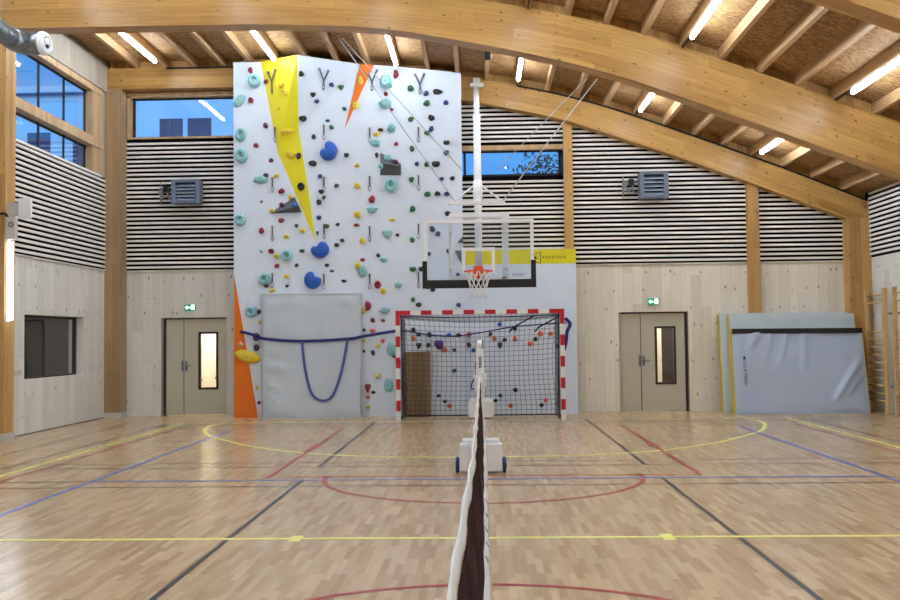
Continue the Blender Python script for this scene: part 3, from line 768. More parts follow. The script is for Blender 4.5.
def outline(kind, th, rnd):
    if kind == 'bean': # notch towards upper left
        return 1-.62*math.exp(-((math.atan2(math.sin(th-2.5), math.cos(th-2.5)))/.55)**2)
    if kind == 'heart': return 1-.4*math.exp(-((math.atan2(math.sin(th-1.57), math.cos(th-1.57)))/.4)**2)
    if kind == 'tri':
        a = (th-rnd) % (2*math.pi/3)-math.pi/3; return .45+.5*.62/max(.55, math.cos(a))
    if kind == 'tridown':
        a = (th+math.pi/2) % (2*math.pi/3)-math.pi/3; return .3+.7*.66/max(.5, math.cos(a))
    return 1
def hold_mesh(m, pos, n, w, h, kind, mat, seed, rot=0):
    ax = Vector((1, 0, 0)); ax = (ax-n*ax.dot(n)).normalized(); az = n.cross(ax); az = az if az.z > 0 else -az
    rnd = random.Random(seed); ph = [rnd.uniform(0, 6.28) for _ in range(4)]; am = [rnd.uniform(.03, .11) for _ in range(3)]
    c, s = math.cos(rot), math.sin(rot)
    def pt(a, b, q):
        a, b = a*c-b*s, a*s+b*c
        return pos+ax*a+az*b+n*q
    d = min(w, h)*.55
    if kind == 'ring':
        prof = [(1, 0), (1.0, .35), (.9, .75), (.68, 1.0), (.48, .92), (.32, .55), (.22, .3), (0, .25)]; K = 20
    elif kind == 'rock':
        prof = [(1, 0), (.92, .45), (.55, .95), (0, 1.0)]; K = rnd.choice((5, 6, 6, 7))
    elif kind == 'pad':
        prof = [(1, 0), (1.02, .3), (.96, .6), (.8, .85), (.45, .98), (0, 1)]; K = 24; d = min(w, h)*.45
    elif kind in ('bean', 'heart', 'tri', 'tridown'):
        prof = [(1, 0), (1.0, .3), (.92, .65), (.72, .9), (.4, 1.0), (0, 1.0)]; K = 22; d = min(w, h)*.4
    else:
        prof = [(1, 0), (1.0, .35), (.88, .72), (.6, .95), (.3, .9 if rnd.random() < .5 else 1), (0, .8 if rnd.random() < .5 else 1)]; K = 14
    vs = []; fs = []; ox, oz = rnd.uniform(-.15, .15), rnd.uniform(-.1, .2)
    for i, (r, q) in enumerate(prof):
        if r == 0: vs.append(pt(ox*w*.3*(kind == 'blob'), oz*h*.3*(kind == 'blob'), q*d)); continue
        for k in range(K):
            th = 2*math.pi*k/K+(.3 if kind == 'rock' else 0)
            rho = outline(kind, th, ph[0])
            if kind in ('blob', 'rock'):
                rho *= 1+am[0]*math.sin(2*th+ph[0])+am[1]*math.sin(3*th+ph[1])+am[2]*.6*math.sin(5*th+ph[2])
            sh = q*(kind in ('blob', 'rock'))
            vs.append(pt((math.cos(th)*rho*r+ox*sh*.4)*w/2, (math.sin(th)*rho*r+oz*sh*.4)*h/2, q*d))
    L = sum(1 for r, q in prof if r > 0)
    for i in range(L-1):
        for k in range(K): fs.append((i*K+k, i*K+(k+1) % K, (i+1)*K+(k+1) % K, (i+1)*K+k))
    top = L*K
    for k in range(K): fs.append(((L-1)*K+k, (L-1)*K+(k+1) % K, top))
    fs.append(list(range(K-1, -1, -1)))
    m.add(vs, fs, mat, kind != 'rock')
    return pt, d
# u, v, width px, height px, colour, kind
HD = '''250.5 70.5 5 6 red;254.8 81.5 13 14 teal ring;239.7 101 15 9 teal pad;250.8 100.3 5 6 red;266.5 81.5 5 4 red;281.5 85 7 6 yellow;286 92.3 6 7 yellow;
279 108.5 3.4 3.2 yellow;301.2 74 6.5 7 black tri;265.7 125.7 5 6 dkred;241 135 11 14 teal ring;256.2 145.5 5 5 red;241.5 156 13 15 teal ring;271.3 160.5 5 4.5 dkred;
287 131.5 14 6 yellow pad;291 154 10 8 yellow bean;298.8 156 5 7 black;302.8 118.5 8 6 black;261 180 17 9 teal rock;266 175.8 6 5 dkred;276.7 176 6 4.2 yellow;
281.7 191.3 7 5 red;301.2 186.5 7.5 8 black ring;291.2 197 5 5 yellow;282.3 205.5 5 5 dkred;294.5 205.5 5 5 blue;261.5 201.7 3.2 3.2 grey;272 210.8 6.5 4 yellow;
240.5 220 11.5 12 teal ring;281.3 220.5 6 5 red;296.5 225.8 4 4.5 black tridown;261.7 230.8 5.2 6 red;286.5 236.8 6 4 yellow;302.8 230.8 6 5 yellow;261.5 251.5 3 3 grey;
271.3 251.3 6.2 5 red ring;276.8 256 5 6 yellow;287 255.7 12 12 teal ring;302 250.7 5.5 4 dkgreen heart;296.8 265.3 4 3.8 dkgreen;277 265.8 5.2 4 red;265.3 279 12 12 teal ring;
287 276.7 5.5 4 yellow;272.5 290.7 7 4 yellow;266.5 285.8 5 4 dkred;287 286 3.5 3.2 dkgreen;251.5 311.7 12 12 teal ring;259 311.7 4 5 dkred;259.7 322 3 3 yellow;
256.7 337 8 8 purple;256.7 347.7 6 7 dkred;248 356.5 26 12 yellow pad;241 344.5 5 6 pink;256.7 388 3 4.4 yellow;259 402.7 3 3.5 black;241.7 402.7 3.4 3.4 orange;
331.5 84.8 5 5 navy;341 87.5 6.5 6 green tridown;313 94.5 6.5 6 black tri;316.7 101.3 5 4.5 navy;344.5 109 4.5 4.2 green;360.5 81 5 9 yellow;355.7 105.5 6 8.5 yellow;
327.7 120.8 4.5 3 navy;331.5 127.3 5 4.6 green;313.8 137 4.7 5 black;328.3 151 18.5 20 blue bean;346.5 155 5.2 5.2 dkgreen heart;312.8 163.5 9 5.6 black;357.3 165.7 6 4 yellow;
376.7 134.3 6 5 yellow;375.9 143 10.5 10 teal rock;380.5 130 5.5 4 dkred;376.8 154.8 3.2 6 black;320 176.2 4.5 4.6 navy;321.3 191.7 5.5 4.6 black;324 197.5 4 4 dkgreen;
319 202.2 5 6 black;336.5 185.7 4.5 4.3 dkgreen;357.3 185.7 6 6.5 yellow;372 199.7 7 7.6 red;372 209.5 11.5 8.5 teal rock;319 217.7 4.7 5 navy;357.3 214.7 7.4 7.4 yellow;
326.5 226 6 4.2 green;337.7 224.5 5 4 black tri;356.5 225.2 7 4 red tri;317.4 233 3 5 navy tridown;320 249.5 19 17.5 blue bean;336.8 245 5 4 black;342.3 240.5 4.5 4 dkgreen;
327 265.2 4.7 3.6 black;332 271 4.3 3 dkgreen;313 280 18.5 17.5 blue bean2;343.8 281 5.2 3.2 black;362.5 241 6.6 6 yellow;362.7 259.7 5 4 red heart;357.7 265.7 6 7 yellow;
362.8 271.5 8.5 11.5 teal pad;378.3 255.3 4 4.5 dkred;377.7 284.7 6.5 8 red ring;395.9 74.4 5.6 8.6 red;386 82.5 14.5 14.5 teal rock;410.6 88.5 6.5 6.5 green;426.3 93.5 5 5.6 navy;
437.5 92 10.5 5.4 black;386 94 4.4 4.4 red ring;385.3 103.8 13 12 teal rock;426.6 103.4 6.5 6.4 green;445.9 102.8 4.8 5.2 navy;391.5 109.6 5 4 red tri;431.5 118 6.6 6.6 black;
410.9 119.4 5.6 5.6 green;431.3 129 4.8 6.2 navy;391.5 128.5 10 10 teal rock;427.1 133 5.4 5.4 green;396.3 144 5 5 red tri;412.1 148.8 5.2 6.2 green;446.5 142.5 6.7 5.2 black heart;
446.3 152.8 5.2 5.2 navy;387.5 158.8 8 8 teal rock;381 165.6 5 6 teal;395 162.7 6.5 5 dkred;416.9 164 4.2 5 navy;426.9 164.4 5.6 5.4 green;435.9 163.8 8.4 7 black heart;411.6 179.4 5.6 5.5 green;
441.3 179 5.4 4 navy;452.3 178.4 5.2 4.2 black;391.3 185.6 13.5 14.5 teal ring;427.3 194.4 6.6 5.6 green;437.5 193.8 5.7 5.3 black;447 194 6 4.5 navy ring;412.5 208.8 5.2 6.7 green;
392.3 219.8 5.4 3.8 yellow;387.3 233.8 11 9.4 teal tridown;397.5 235 3.8 3.6 dkred;412.3 240 5.2 5.5 green;447.5 213.5 5.2 5.4 black;432.3 229 5.6 6 black;437.9 234 5.4 5 navy;448.8 251 5 7 black tri;
383.5 259.4 8.4 6 teal rock;412.8 269 7 5.6 green heart;429 253.8 3.5 4.4 dkgreen;421.3 269 5.5 5 black;383.1 291 6.2 6 yellow;398.1 285 8.4 6.8 teal rock;413.1 299.8 4.8 4.5 green;
418.8 304.8 6 4.6 black;432.9 289.8 5.2 3.5 black;427.5 287.5 4 3 dkgreen;458 274.4 4.2 3.6 navy;458.5 304.8 4.8 4.6 navy;384.4 310 10.5 7.8 teal rock;368 305.7 6.4 9.2 red;363.8 310.6 4 6 yellow;
372.8 320.4 4.6 5 dkred;383 320.4 4.2 3.4 red;372.8 330.6 5.2 4.6 orange;364.2 330 3 3.5 black;382.8 341 4.2 4.5 orange;364.2 341 3 4 yellow;378 346 4.6 4.2 yellow;373 352.7 4.2 5.5 dkgreen;
391.7 349.3 9.5 14 teal pad;364 351.2 2.8 3 black;394 356.3 4 3 dkred;378.3 376 4.6 4.4 yellow;388.3 385 8.6 13 teal pad;368 387.7 6 10 red tridown;373.4 392.3 4.2 3.6 black;368 397 4.2 4.2 orange;
368.3 407.3 4 4.6 yellow;413.5 329.7 4.4 4.4 black;418.5 334.5 5 4 black;429.5 334.8 5 5 black;413.5 338.5 4.6 6 orange;418.7 345.5 5.6 7 black tridown;428.5 345 4.2 5.2 dkgreen;439 344.5 9.6 9 purple;
444.7 349.8 6 5 orange;448.8 335 5 4 blue;458.7 335 5 4 black;469.2 334.5 6 4.8 orange;454.5 350 4.2 4 black tridown;469 345 5 5 dkred;473.6 350 4 3.4 blue;429 354 4.4 4.4 pink;454.5 370.5 4.4 4.2 navy;
438.8 395.8 4.4 3.4 black;445 401.5 4.2 3.4 black;449.6 405.8 5 4.4 orange;499.7 324.2 4.4 4.2 blue;514.8 328.5 4.4 4.6 black;490.5 334 4.2 4.2 black;494.5 338.7 4.2 4.6 orange;504.7 339.7 4.2 4.2 black;
499.8 345 5.2 7.2 navy tridown;514.7 338.5 4.6 5 orange;530.3 343.5 5.8 5 orange;535.5 339 4.6 4.2 black;540.5 333.5 5.8 5.4 orange;550.5 333.7 5.2 4.2 orange;557.7 346 3.6 4.4 black;515.4 390 5 4.2 black;
500.4 395.4 4.4 3.4 navy;495.6 400.6 4.2 3.4 black;510.6 405.6 5 4.4 orange;546 400 4.2 4.4 orange;541.5 405 4.2 4.2 black'''
CN = dict(red='red', dkred='red', teal='mint green', black='black', blue='blue', navy='blue', green='green', dkgreen='green', yellow='yellow', orange='orange', purple='purple', pink='pale pink', grey='grey')
ORD = ['highest', 'second-highest', 'third-highest', 'fourth-highest', 'fifth-highest', 'sixth-highest', 'seventh-highest', 'eighth-highest', 'ninth-highest', 'tenth-highest'] + ['%s-highest' % w for w in 'eleventh twelfth thirteenth fourteenth fifteenth sixteenth seventeenth eighteenth nineteenth twentieth'.split()]
ORL = ['leftmost', 'second', 'third', 'fourth', 'fifth', 'sixth', 'seventh', 'eighth', 'ninth', 'tenth', 'eleventh', 'twelfth', 'thirteenth', 'fourteenth', 'fifteenth', 'sixteenth', 'seventeenth', 'eighteenth']
def lerp_edge(P_, v):
    for (a, b), (c_, d) in zip(P_, P_[1:]):
        if b <= v <= d: return a+(c_-a)*(v-b)/(d-b)
    return None
def region(u, v, w):
    if v > 318 and u > 399: return 'goal'
    if v >= 300 and u < 262: return 'left of the leaning grey mat'
    if v >= 299 and u < 399: return 'between leaning mat and goal'
    le = lerp_edge([(260.7, 60), (278, 153), (316.5, 243)], v); re = lerp_edge([(297, 54), (298.5, 128), (316.5, 243)], v)
    if le is not None and le < u < re: return 'on the yellow facet'
    if u < (le if le else 308) and u < 309: return 'left of the yellow facet'
    if u < 350: return 'between yellow facet and orange spike'
    if v < 112 and u < 365: return 'on the orange spike'
    if u < 403: return 'right of the orange spike'
    return 'near the right edge above the goal'
recs = []
for it in HD.replace('\n', '').split(';'):
    q = it.split(); recs.append([float(q[0]), float(q[1]), float(q[2]), float(q[3]), q[4], q[5] if len(q) > 5 else 'blob'])
ranks = {}
for i, r in enumerate(recs): ranks.setdefault((region(r[0], r[1], r[2]), CN[r[4]]), []).append(i)
for k, L in ranks.items(): L.sort(key=lambda i: recs[i][0] if k[0] == 'goal' else recs[i][1])
for i, (u, v, w, h, colr, kind) in enumerate(recs):
    pos, n = wall_hit(u, v); k = pos.y/F_PX
    reg = region(u, v, w); L = ranks[(reg, CN[colr])]; r = L.index(i); cn = CN[colr]
    size = 'big' if max(w, h) >= 12 else 'medium' if max(w, h) >= 8 else 'small'
    shape = {'ring': 'ring-shaped ', 'bean': 'curved ', 'bean2': 'curved ', 'rock': 'faceted ', 'heart': 'notched ', 'pad': 'rounded ', 'tri': 'pointed ', 'tridown': 'pointed '}.get(kind, '')
    if reg == 'goal':
        which = 'only %s one' % cn if len(L) == 1 else '%s %s one from the left' % (ORL[r], cn) if r else 'leftmost %s one' % cn
        lab = '%s %s %sclimbing hold behind the goal net, %s' % (size, cn, shape, which)
    else:
        which = 'only' if len(L) == 1 else 'lowest' if r == len(L)-1 else ORD[r]
        lab = '%s %s %sclimbing hold, %s %s one %s' % (size, cn, shape, which, cn, reg)
    m = MB(); rot = 0; kk = kind
    if kind == 'bean2': kk, rot = 'bean', -1.55
    if (u, v) == (239.7, 101): rot = .85
    if (u, v) == (248, 356.5): rot = -.28
    if kk == 'bean' and colr == 'blue' and u == 320: rot = -.35
    if kk == 'bean' and colr == 'yellow': rot = -.9
    pt, d = hold_mesh(m, pos, n, w*k, h*k, kk, 'hold_'+colr, i*13+5, rot)
    o = m.build('climbing_hold', origin=pos)
    tag(o, lab, 'climbing hold', 'bolt-on holds of the climbing wall')
    if kk == 'ring' and colr == 'teal':
        b = MB(); b.tube([pos+n*(d*.26), pos+n*(d*.34)], w*k*.15, 'white_matt', 14); b.build('bolt_plate', o, origin=pos)['label'] = 'pale centre'
    if max(w, h) >= 6 and kk in ('blob', 'rock', 'bean', 'pad'):
        b = MB(); a = pos+n*(d*.80); b.tube([a, a+n*(d*.24)], .012, 'climb_grey', 8); b.build('bolt', o, origin=pos)

# ------------------------------------------------------------------ quickdraws and top anchors
def strip(m, a, b, w, n, mat, t=.006):
    d = (b-a).normalized(); s = d.cross(n).normalized()*w/2
    m.prism([a-s, b-s, b+s, a+s], n*t, mat)
cols = [(272.5, [184, 232.5, 279.5], 'first'), (324, [131.5, 183.5, 230.5, 280.5], 'second'), (369.7, [134.5, 183, 233, 280.5], 'third'), (418.5, [134, 182, 230.5, 279.5], 'fourth')]
ordn = ['top', 'second', 'third', 'lowest']
cols[0][1].insert(0, 134)
for u, vs_, w in cols:
    for j, v in enumerate(vs_):
        uu = 275.6 if (u < 280 and j == 0) else u
        pos, n = wall_hit(uu, v-6); k = pos.y/F_PX
        t = empty('quickdraw', pos, '%s quickdraw in the %s column from the left' % (ordn[j] if j < 3 else 'lowest', w), 'quickdraw', 'quickdraws hanging on the climbing wall')
        base = pos+n*.02
        o = one('sling', lambda m: strip(m, base+Vector((0, 0, -.02)), base+Vector((0, 0, -.18)), .03, n, 'climb_grey'), t)
        def hg(m):
            m.tube([pos, pos+n*.03], .02, 'steel', 8); m.ring(base+Vector((0, 0, -.01)), n, .02, .007, 'steel', 12, 6)
        one('hanger', hg, t)
        one('carabiner', lambda m: m.ring(base+Vector((0, 0, -.235)), n, .036, .0085, 'steel', 16, 6, sx=.75, sy=1.5), t)
for w, (ul, vl, ur, vr, us, vb, uj, vj) in zip(('first', 'second', 'third', 'fourth'), ((269, 72.5, 276.3, 70, 273, 93, 273, 82), (319.3, 69, 328, 71, 323.3, 88.5, 323.4, 81), (368.5, 74.5, 377, 71, 372, 90, 372.3, 82), (415, 75, 424, 74.5, 420.3, 93.5, 420, 85))):
    pl, n1 = wall_hit(ul, vl); pr, n2 = wall_hit(ur, vr); pj, n3 = wall_hit(uj, vj); pb, n4 = wall_hit(us, vb)
    t = empty('top_anchor', pj, 'grey Y-shaped top anchor sling, %s of four from the left' % w, 'anchor', 'top anchors of the climbing wall')
    nn = n3*.03
    for a, n_ in ((pl, n1), (pr, n2)):
        one('sling', lambda m: (strip(m, a+n_*.03, pj+nn, .035, n3, 'climb_grey'), m.tube([a, a+n_*.04], .028, 'steel', 8)), t)
    one('carabiner', lambda m: (strip(m, pj+nn, pj*.45+pb*.55+nn, .04, n3, 'climb_grey'), m.ring(pj*.2+pb*.8+nn, n3, .032, .011, 'climb_grey', 14, 6, sx=.7, sy=1.5)), t)

# ------------------------------------------------------------------ padded mats
def mat_slab(name, parent, bl, br, tl, tr, thick, mat, seed, amp, nx=44, nz=30, folds=()):
    """leaning slab; corners of its front face; folds = creases (x0,z0,x1,z1,depth,width) in 0..1"""
    bl, br, tl, tr = map(Vector, (bl, br, tl, tr)); n = (br-bl).cross(tl-bl).normalized()
    n = n if n.y < 0 else -n
    m = MB(); vs = []; fs = []
    for j in range(nz+1):
        for i in range(nx+1):
            s, t = i/nx, j/nz
            p = (bl*(1-s)+br*s)*(1-t)+(tl*(1-s)+tr*s)*t
            e_ = min(s, 1-s, t, 1-t); edge = min(1, e_*14)
            q = noise.noise(Vector((s*3+seed, t*3, seed)))*amp+noise.noise(Vector((s*9+seed, t*2.5, seed+5)))*amp*.35
            for (a, b, c, d, dep, wd) in folds:
                A = Vector((a, b)); B = Vector((c, d)); S = Vector((s, t)); k = max(0, min(1, (S-A).dot(B-A)/(B-A).length_squared)); r = (S-A-(B-A)*k).length
                q += dep*math.exp(-(r/wd)**2)*math.sin(math.pi*min(1, max(.0, k*.9+.1)))
            vs.append(p+n*(3.2*q*edge-.02*(1-math.sqrt(max(0, 1-(1-edge)**2)))))
    W = nx+1
    for j in range(nz):
        for i in range(nx): fs.append((j*W+i, j*W+i+1, (j+1)*W+i+1, (j+1)*W+i))
    m.add(vs, fs, mat, True)
    # body behind
    o = [bl, br, tr, tl]; b = [p-n*.02 for p in o]; k = [p-n*thick for p in o]
    m.add(b+k, [(0, 1, 5, 4), (1, 2, 6, 5), (2, 3, 7, 6), (3, 0, 4, 7), (4, 5, 6, 7)], mat)
    return m.build(name, parent, recalc=False), n
t = empty('crash_mat', (-3.4, 18.85, 0), 'large light grey mat leaning upright against the climbing wall under the blue strap', 'mat')
mat_slab('mat_cover', t, (-4.39, 18.82, .0), (-2.405, 18.82, .0), (-4.41, 18.915, 2.5), (-2.4, 18.915, 2.49), .1, 'mat_grey', 3, .012, folds=((.0, .42, .3, .38, .016, .016), (.0, .3, .22, .2, .018, .016), (.02, .2, .2, .1, .02, .016), (.02, .12, .15, .05, .016, .016), (0, .9, .5, .93, .012, .025), (.75, .95, 1, .9, .014, .02), (.02, .55, .2, .52, .012, .016)))
one('edge_seam', lambda m: m.tube([(-4.39, 18.82, .02), (-4.41, 18.915, 2.48), (-2.4, 18.915, 2.47), (-2.405, 18.82, .02)], .008, 'plinth', 6), t)
# three landing mats on the right
def landing(lbl, dx, yb, yt, z, tilt, x0, x1, mat, seed, folds, black=False):
    t = empty('landing_mat', ((x0+x1)/2, yb, 0), lbl, 'mat', 'landing mats leaning at the right')
    th = .19
    bl, br, tl, tr = Vector((x0, yb, .0)), Vector((x1, yb, .0)), Vector((x0+.02, yt, z)), Vector((x1+tilt, yt, z-.01))
    o, n = mat_slab('mat_cover', t, bl, br, tl, tr, th, mat, seed, .012, folds=folds)
    for A0, B0, sg in ((bl, tl, -1), (br, tr, 1)):
        A, B, o = A0-n*.022, B0-n*.022, Vector((sg*.012, 0, 0))
        one('side_edge', lambda m: m.prism([A+o, B+o, B-n*(th-.03)+o, A-n*(th-.03)+o], (-sg*.01, 0, 0), 'mat_edge'), t)['label'] = 'yellow side edge'
    if black:
        def bk(m):
            u1 = (tl-bl).normalized(); a = tl-u1*.1+n*.016; b = tr-u1*.1+n*.016
            m.prism([a, b, tr+n*.016, tl+n*.016], -n*.03, 'black')
        one('fastening_strip', bk, t)['label'] = 'black strip along the top'
    return t, n
landing('pale grey-green rear landing mat against the wall, leftmost yellow edge', 0, 19.10, 19.42, 2.0, 0, 4.84, 7.44, 'mat_green_grey', 11, ())
landing('pale grey-green middle landing mat between the rear and front mats', 0, 18.89, 19.205, 1.975, -.02, 4.99, 7.5, 'mat_green_grey', 15, ((.02, .9, .3, .86, .01, .02), (.3, .99, .42, .86, .012, .015), (.5, .98, .6, .88, .012, .015)))
tm, nm = landing('front blue-grey landing mat with black strip along its top edge', 0, 18.66, 18.928, 1.672, -.02, 4.955, 7.535, 'mat_blue_grey', 21,
        ((.3, .97, .22, .5, .016, .016), (.42, .97, .34, .52, .016, .016), (.55, .97, .53, .45, .02, .014), (.2, .95, .1, .72, .012, .02), (.98, .66, .72, .1, .028, .02), (1, .52, .8, .16, .02, .02), (.36, .95, .3, .62, .012, .012)), True)
# small dark lettering running down the front mat
p = Vector((5.19, 18.66, 0)); up = Vector((0, .268, 1.672)).normalized(); c = Vector((5.17, 18.66, 0))+up*.83+nm*.022
text_mesh('ROCKTECH', .085, 'climb_grey', facing(c, -up, (1, 0, 0)), 'lettering', tm, 1.3)
one('emblem', lambda m: m.prism([c+up*.27+Vector((-.02, 0, 0)), c+up*.33+Vector((.0, 0, 0)), c+up*.28+Vector((.035, 0, 0)), c+up*.25], nm*.002, 'black'), tm)

# blue strap in front of the mat
def ribbon(m, pts, w, mat, t=.006, vert=Vector((0, 0, 1)), nrm=Vector((0, -1, 0))):
    P_ = catmull(pts, 8); vs = []; fs = []
    for i, p in enumerate(P_):
        d = (P_[min(i+1, len(P_)-1)]-P_[max(0, i-1)]).normalized(); s = d.cross(nrm).normalized()*w/2
        vs += [p-s+nrm*t, p+s+nrm*t, p+s, p-s]
    for i in range(len(P_)-1):
        a = 4*i; b = a+4
        for k in range(4): fs.append((a+k, a+(k+1) % 4, b+(k+1) % 4, b+k))
    fs += [(0, 1, 2, 3), (4*len(P_)-4, 4*len(P_)-3, 4*len(P_)-2, 4*len(P_)-1)]
    m.add(vs, fs, mat)
t = empty('safety_strap', (-3.4, 18.85, 1.5), 'long navy blue strap stretched across the leaning mat with a hanging loop', 'strap')
ys = 18.845
one('strap_band', lambda m: ribbon(m, [P(240, 331.5, 18.98), P(252, 334.5, 18.92), P(263, 338.5, 18.85), P(300, 341.2, ys), P(348, 339, ys), P(362, 336.5, ys), P(380, 333.5, 18.93), P(396, 331, 19.0)], .06, 'strap_navy'), t)
one('strap_band', lambda m: ribbon(m, [P(396, 331, 19.0), P(409, 331.4, 19.0), P(430, 335, 19.0), P(455, 336, 19.0), P(475, 333.5, 19.0), P(495, 330, 19.1), P(512, 327, 19.15), P(540, 324.5, 19.17), P(566, 323, 19.19)], .026, 'strap_navy'), t)
one('loop', lambda m: ribbon(m, [P(302, 341, ys-.008), P(303.5, 358, ys-.02), P(307, 378, ys-.03), P(311.5, 393, ys-.035), P(318, 399.5, ys-.037), P(326, 400.5, ys-.037), P(333, 395, ys-.035), P(339, 380, ys-.03), P(344, 360, ys-.02), P(347.5, 339.5, ys-.008)], .055, 'strap_blue'), t)
one('loose_end', lambda m: ribbon(m, [P(565, 318, 19.19), P(570, 324, 19.19), P(567, 332, 19.19), P(566, 342, 19.19), P(564, 350, 19.19)], .07, 'strap_navy'), t)

# ------------------------------------------------------------------ handball goal
GY = 17.69; gx = -.021
t = empty('handball_goal', (gx, GY, 0), 'red and white striped handball goal with dark net', 'goal')
def stripes(m, a, b, fn):
    for i, (p, q) in enumerate(zip(a, b)): fn(p, q, 'goal_red' if i % 2 == 0 else 'white')
zs = [2.08]+[1.8-.2*i for i in range(10)]
for s in (-1, 1):
    x0 = gx+s*1.5; x1 = gx+s*1.58
    def post(m):
        for i, (p, q) in enumerate(zip(zs, zs[1:]+[0])):
            if p > q: m.box((x0, GY, q), (x1, GY+.08, p), 'goal_red' if i % 2 == 0 else 'white')
    one('post', post, t, bevel=.005)
def bar(m):
    xs = [gx-1.5+.2*i for i in range(16)]
    for i, (p, q) in enumerate(zip(xs, xs[1:])): m.box((p, GY, 2.0), (q, GY+.08, 2.08), 'goal_red' if i % 2 == 0 else 'white')
one('crossbar', bar, t)
for s in (-1, 1):
    x = gx+s*1.54
    one('side_stay', lambda m: m.tube([(x, GY+.08, 2.03), (x, GY+.75, 1.98), (x-s*.02, GY+1.09, .06), (x, GY+.08, .04)], .012, 'rubber_black', 8), t)
one('base_bar', lambda m: m.tube([(gx-1.52, GY+1.09, .03), (gx+1.52, GY+1.09, .03)], .014, 'rubber_black', 8), t)
def gnet(m):
    r = .0042; W = 30; rnd = random.Random(2)
    def pnt(i, s):  # s along from crossbar back over the top and down
        x = gx-1.5+.1*i; sag = .06*math.sin(math.pi*i/W)
        if s < .75: return Vector((x, GY+.09+s, 2.0-.07*s-sag*math.sin(math.pi*s/1.5)*1.4))
        q = (s-.75)/1.95; yy = GY+.84+.28*q-.12*math.sin(math.pi*q)*(.5+.5*math.sin(math.pi*i/W)); xx = x+(gx-x)*.06*math.sin(math.pi*min(1, q*1.1))
        return Vector((xx, yy, (1.95-sag*1.2)*(1-q)+.03))
    S = frange(0, 2.7, 27)
    for i in range(W+1): m.tube([pnt(i, s) for s in S], r, 'net_dark', 3, caps=False)
    for s in S: m.tube([pnt(i, s) for i in range(W+1)], r, 'net_dark', 3, caps=False)
    for sd in (-1, 1):
        x = gx+sd*1.5
        def dep(z): return .75+.37*(1-z/1.95) if z < 1.95 else .75
        for k in range(20):
            z = .05+.1*k; m.tube([(x, GY+.09, z), (x-sd*.03, GY+.09+dep(z)*.5, z-.02), (x-sd*.06, GY+.09+dep(z), z)], r, 'net_dark', 3, caps=False)
        for k in range(1, 11):
            f = k/11; m.tube([(x-sd*.04*f, GY+.09+dep(.0)*f, .02), (x-sd*.04*f, GY+.09+dep(1.95)*f, 1.97-.06*f)], r, 'net_dark', 3, caps=False)
    m.tube([(gx-1.48, GY+.1, 1.975), (gx-.7, GY+.1, 1.95), (gx, GY+.1, 1.945), (gx+.7, GY+.1, 1.95), (gx+1.48, GY+.1, 1.975)], .011, 'net_dark', 5)
    for sd in (-1, 1): m.tube([(gx+sd*1.47, GY+.1, 1.97), (gx+sd*1.47, GY+.1, .03)], .010, 'net_dark', 5)
    for sd in (.62, .95): m.tube([(gx+sd*1.5+.1, GY+.12, 1.96), (gx+sd*1.5-.3, GY+.5, 1.74), (gx+sd*1.5-.36, GY+.6, 1.66)], .016, 'net_dark', 5)
one('net', gnet, t, recalc=False)
# brown wooden box standing behind the net
a, b = P(402.7, 352, 18.86), P(430, 352, 18.86)
t = empty('wooden_box', ((a.x+b.x)/2, 18.94, 0), 'tall brown wooden box standing behind the goal net by the left post', 'box')
one('box_body', lambda m: m.box((a.x+.01, 18.86, 0), (b.x, 19.0, a.z), 'box_wood'), t, bevel=.008)

# ------------------------------------------------------------------ basketball unit
BY = 15.6
t = empty('basketball_hoop', (-.02, BY, 2.6), 'ceiling-hung basketball backboard with white frame, black padding and orange ring', 'basketball hoop')
x0, x1, z0, z1 = -.925, .89, 2.47, 3.515
def fr(m):
    w = .055
    m.box((x0, BY, z1-w), (x1, BY+.04, z1), 'white'); m.box((x0, BY, z0), (x1, BY+.04, z0+w), 'white'); m.box((x0, BY, z0+w), (x0+w, BY+.04, z1-w), 'white'); m.box((x1-w, BY, z0+w), (x1, BY+.04, z1-w), 'white')
bd = one('backboard', lambda m: m.box((x0+.04, BY+.012, z0+.04), (x1-.04, BY+.024, z1-.04), 'glass'), t)
one('board_frame', fr, bd)
def tgt(m):
    a, b, c, d = -.295, .25, 2.62, 3.05; w = .055; y = BY+.004; yy = BY+.011
    m.box((a, y, d-w), (b, yy, d), 'white'); m.box((a, y, c), (a+w, yy, d-w), 'white'); m.box((b-w, y, c), (b, yy, d-w), 'white'); m.box((a+w, y, c), (b-w, yy, c+w), 'white')
one('target_square', tgt, bd)
def pad(m):
    w = .05
    m.box((x0-.03, BY-.03, z0-.09), (x1+.03, BY+.06, z0+.045), 'rubber_black')
    m.box((x0-.03, BY-.03, z0+.045), (x0+.05, BY+.06, 2.83), 'rubber_black'); m.box((x1-.05, BY-.03, z0+.045), (x1+.03, BY+.06, 2.83), 'rubber_black')
one('padding', pad, t)
c = onY(519, 275, BY); text_mesh('SPORT', .075, 'climb_grey', facing((c.x, BY+.005, c.z), (1, 0, .0), (0.12, 0, 1)), 'lettering', bd, 1.0)
rc = Vector((-.03, BY-.40, 2.625))
def rim(m):
    m.ring(rc, (0, 0, 1), .228, .012, 'rim_orange', 36, 8)
    m.box((-.12, BY-.19, 2.56), (.06, BY-.03, 2.64), 'rim_orange'); m.box((-.11, BY-.03, 2.53), (.05, BY+.0, 2.74), 'rim_orange')
    for s in (-1, 1): m.tube([(rc.x+s*.14, BY-.225, 2.615), (rc.x+s*.06, BY-.1, 2.58), (rc.x+s*.05, BY-.03, 2.545)], .009, 'rim_orange', 6)
one('rim', rim, t)
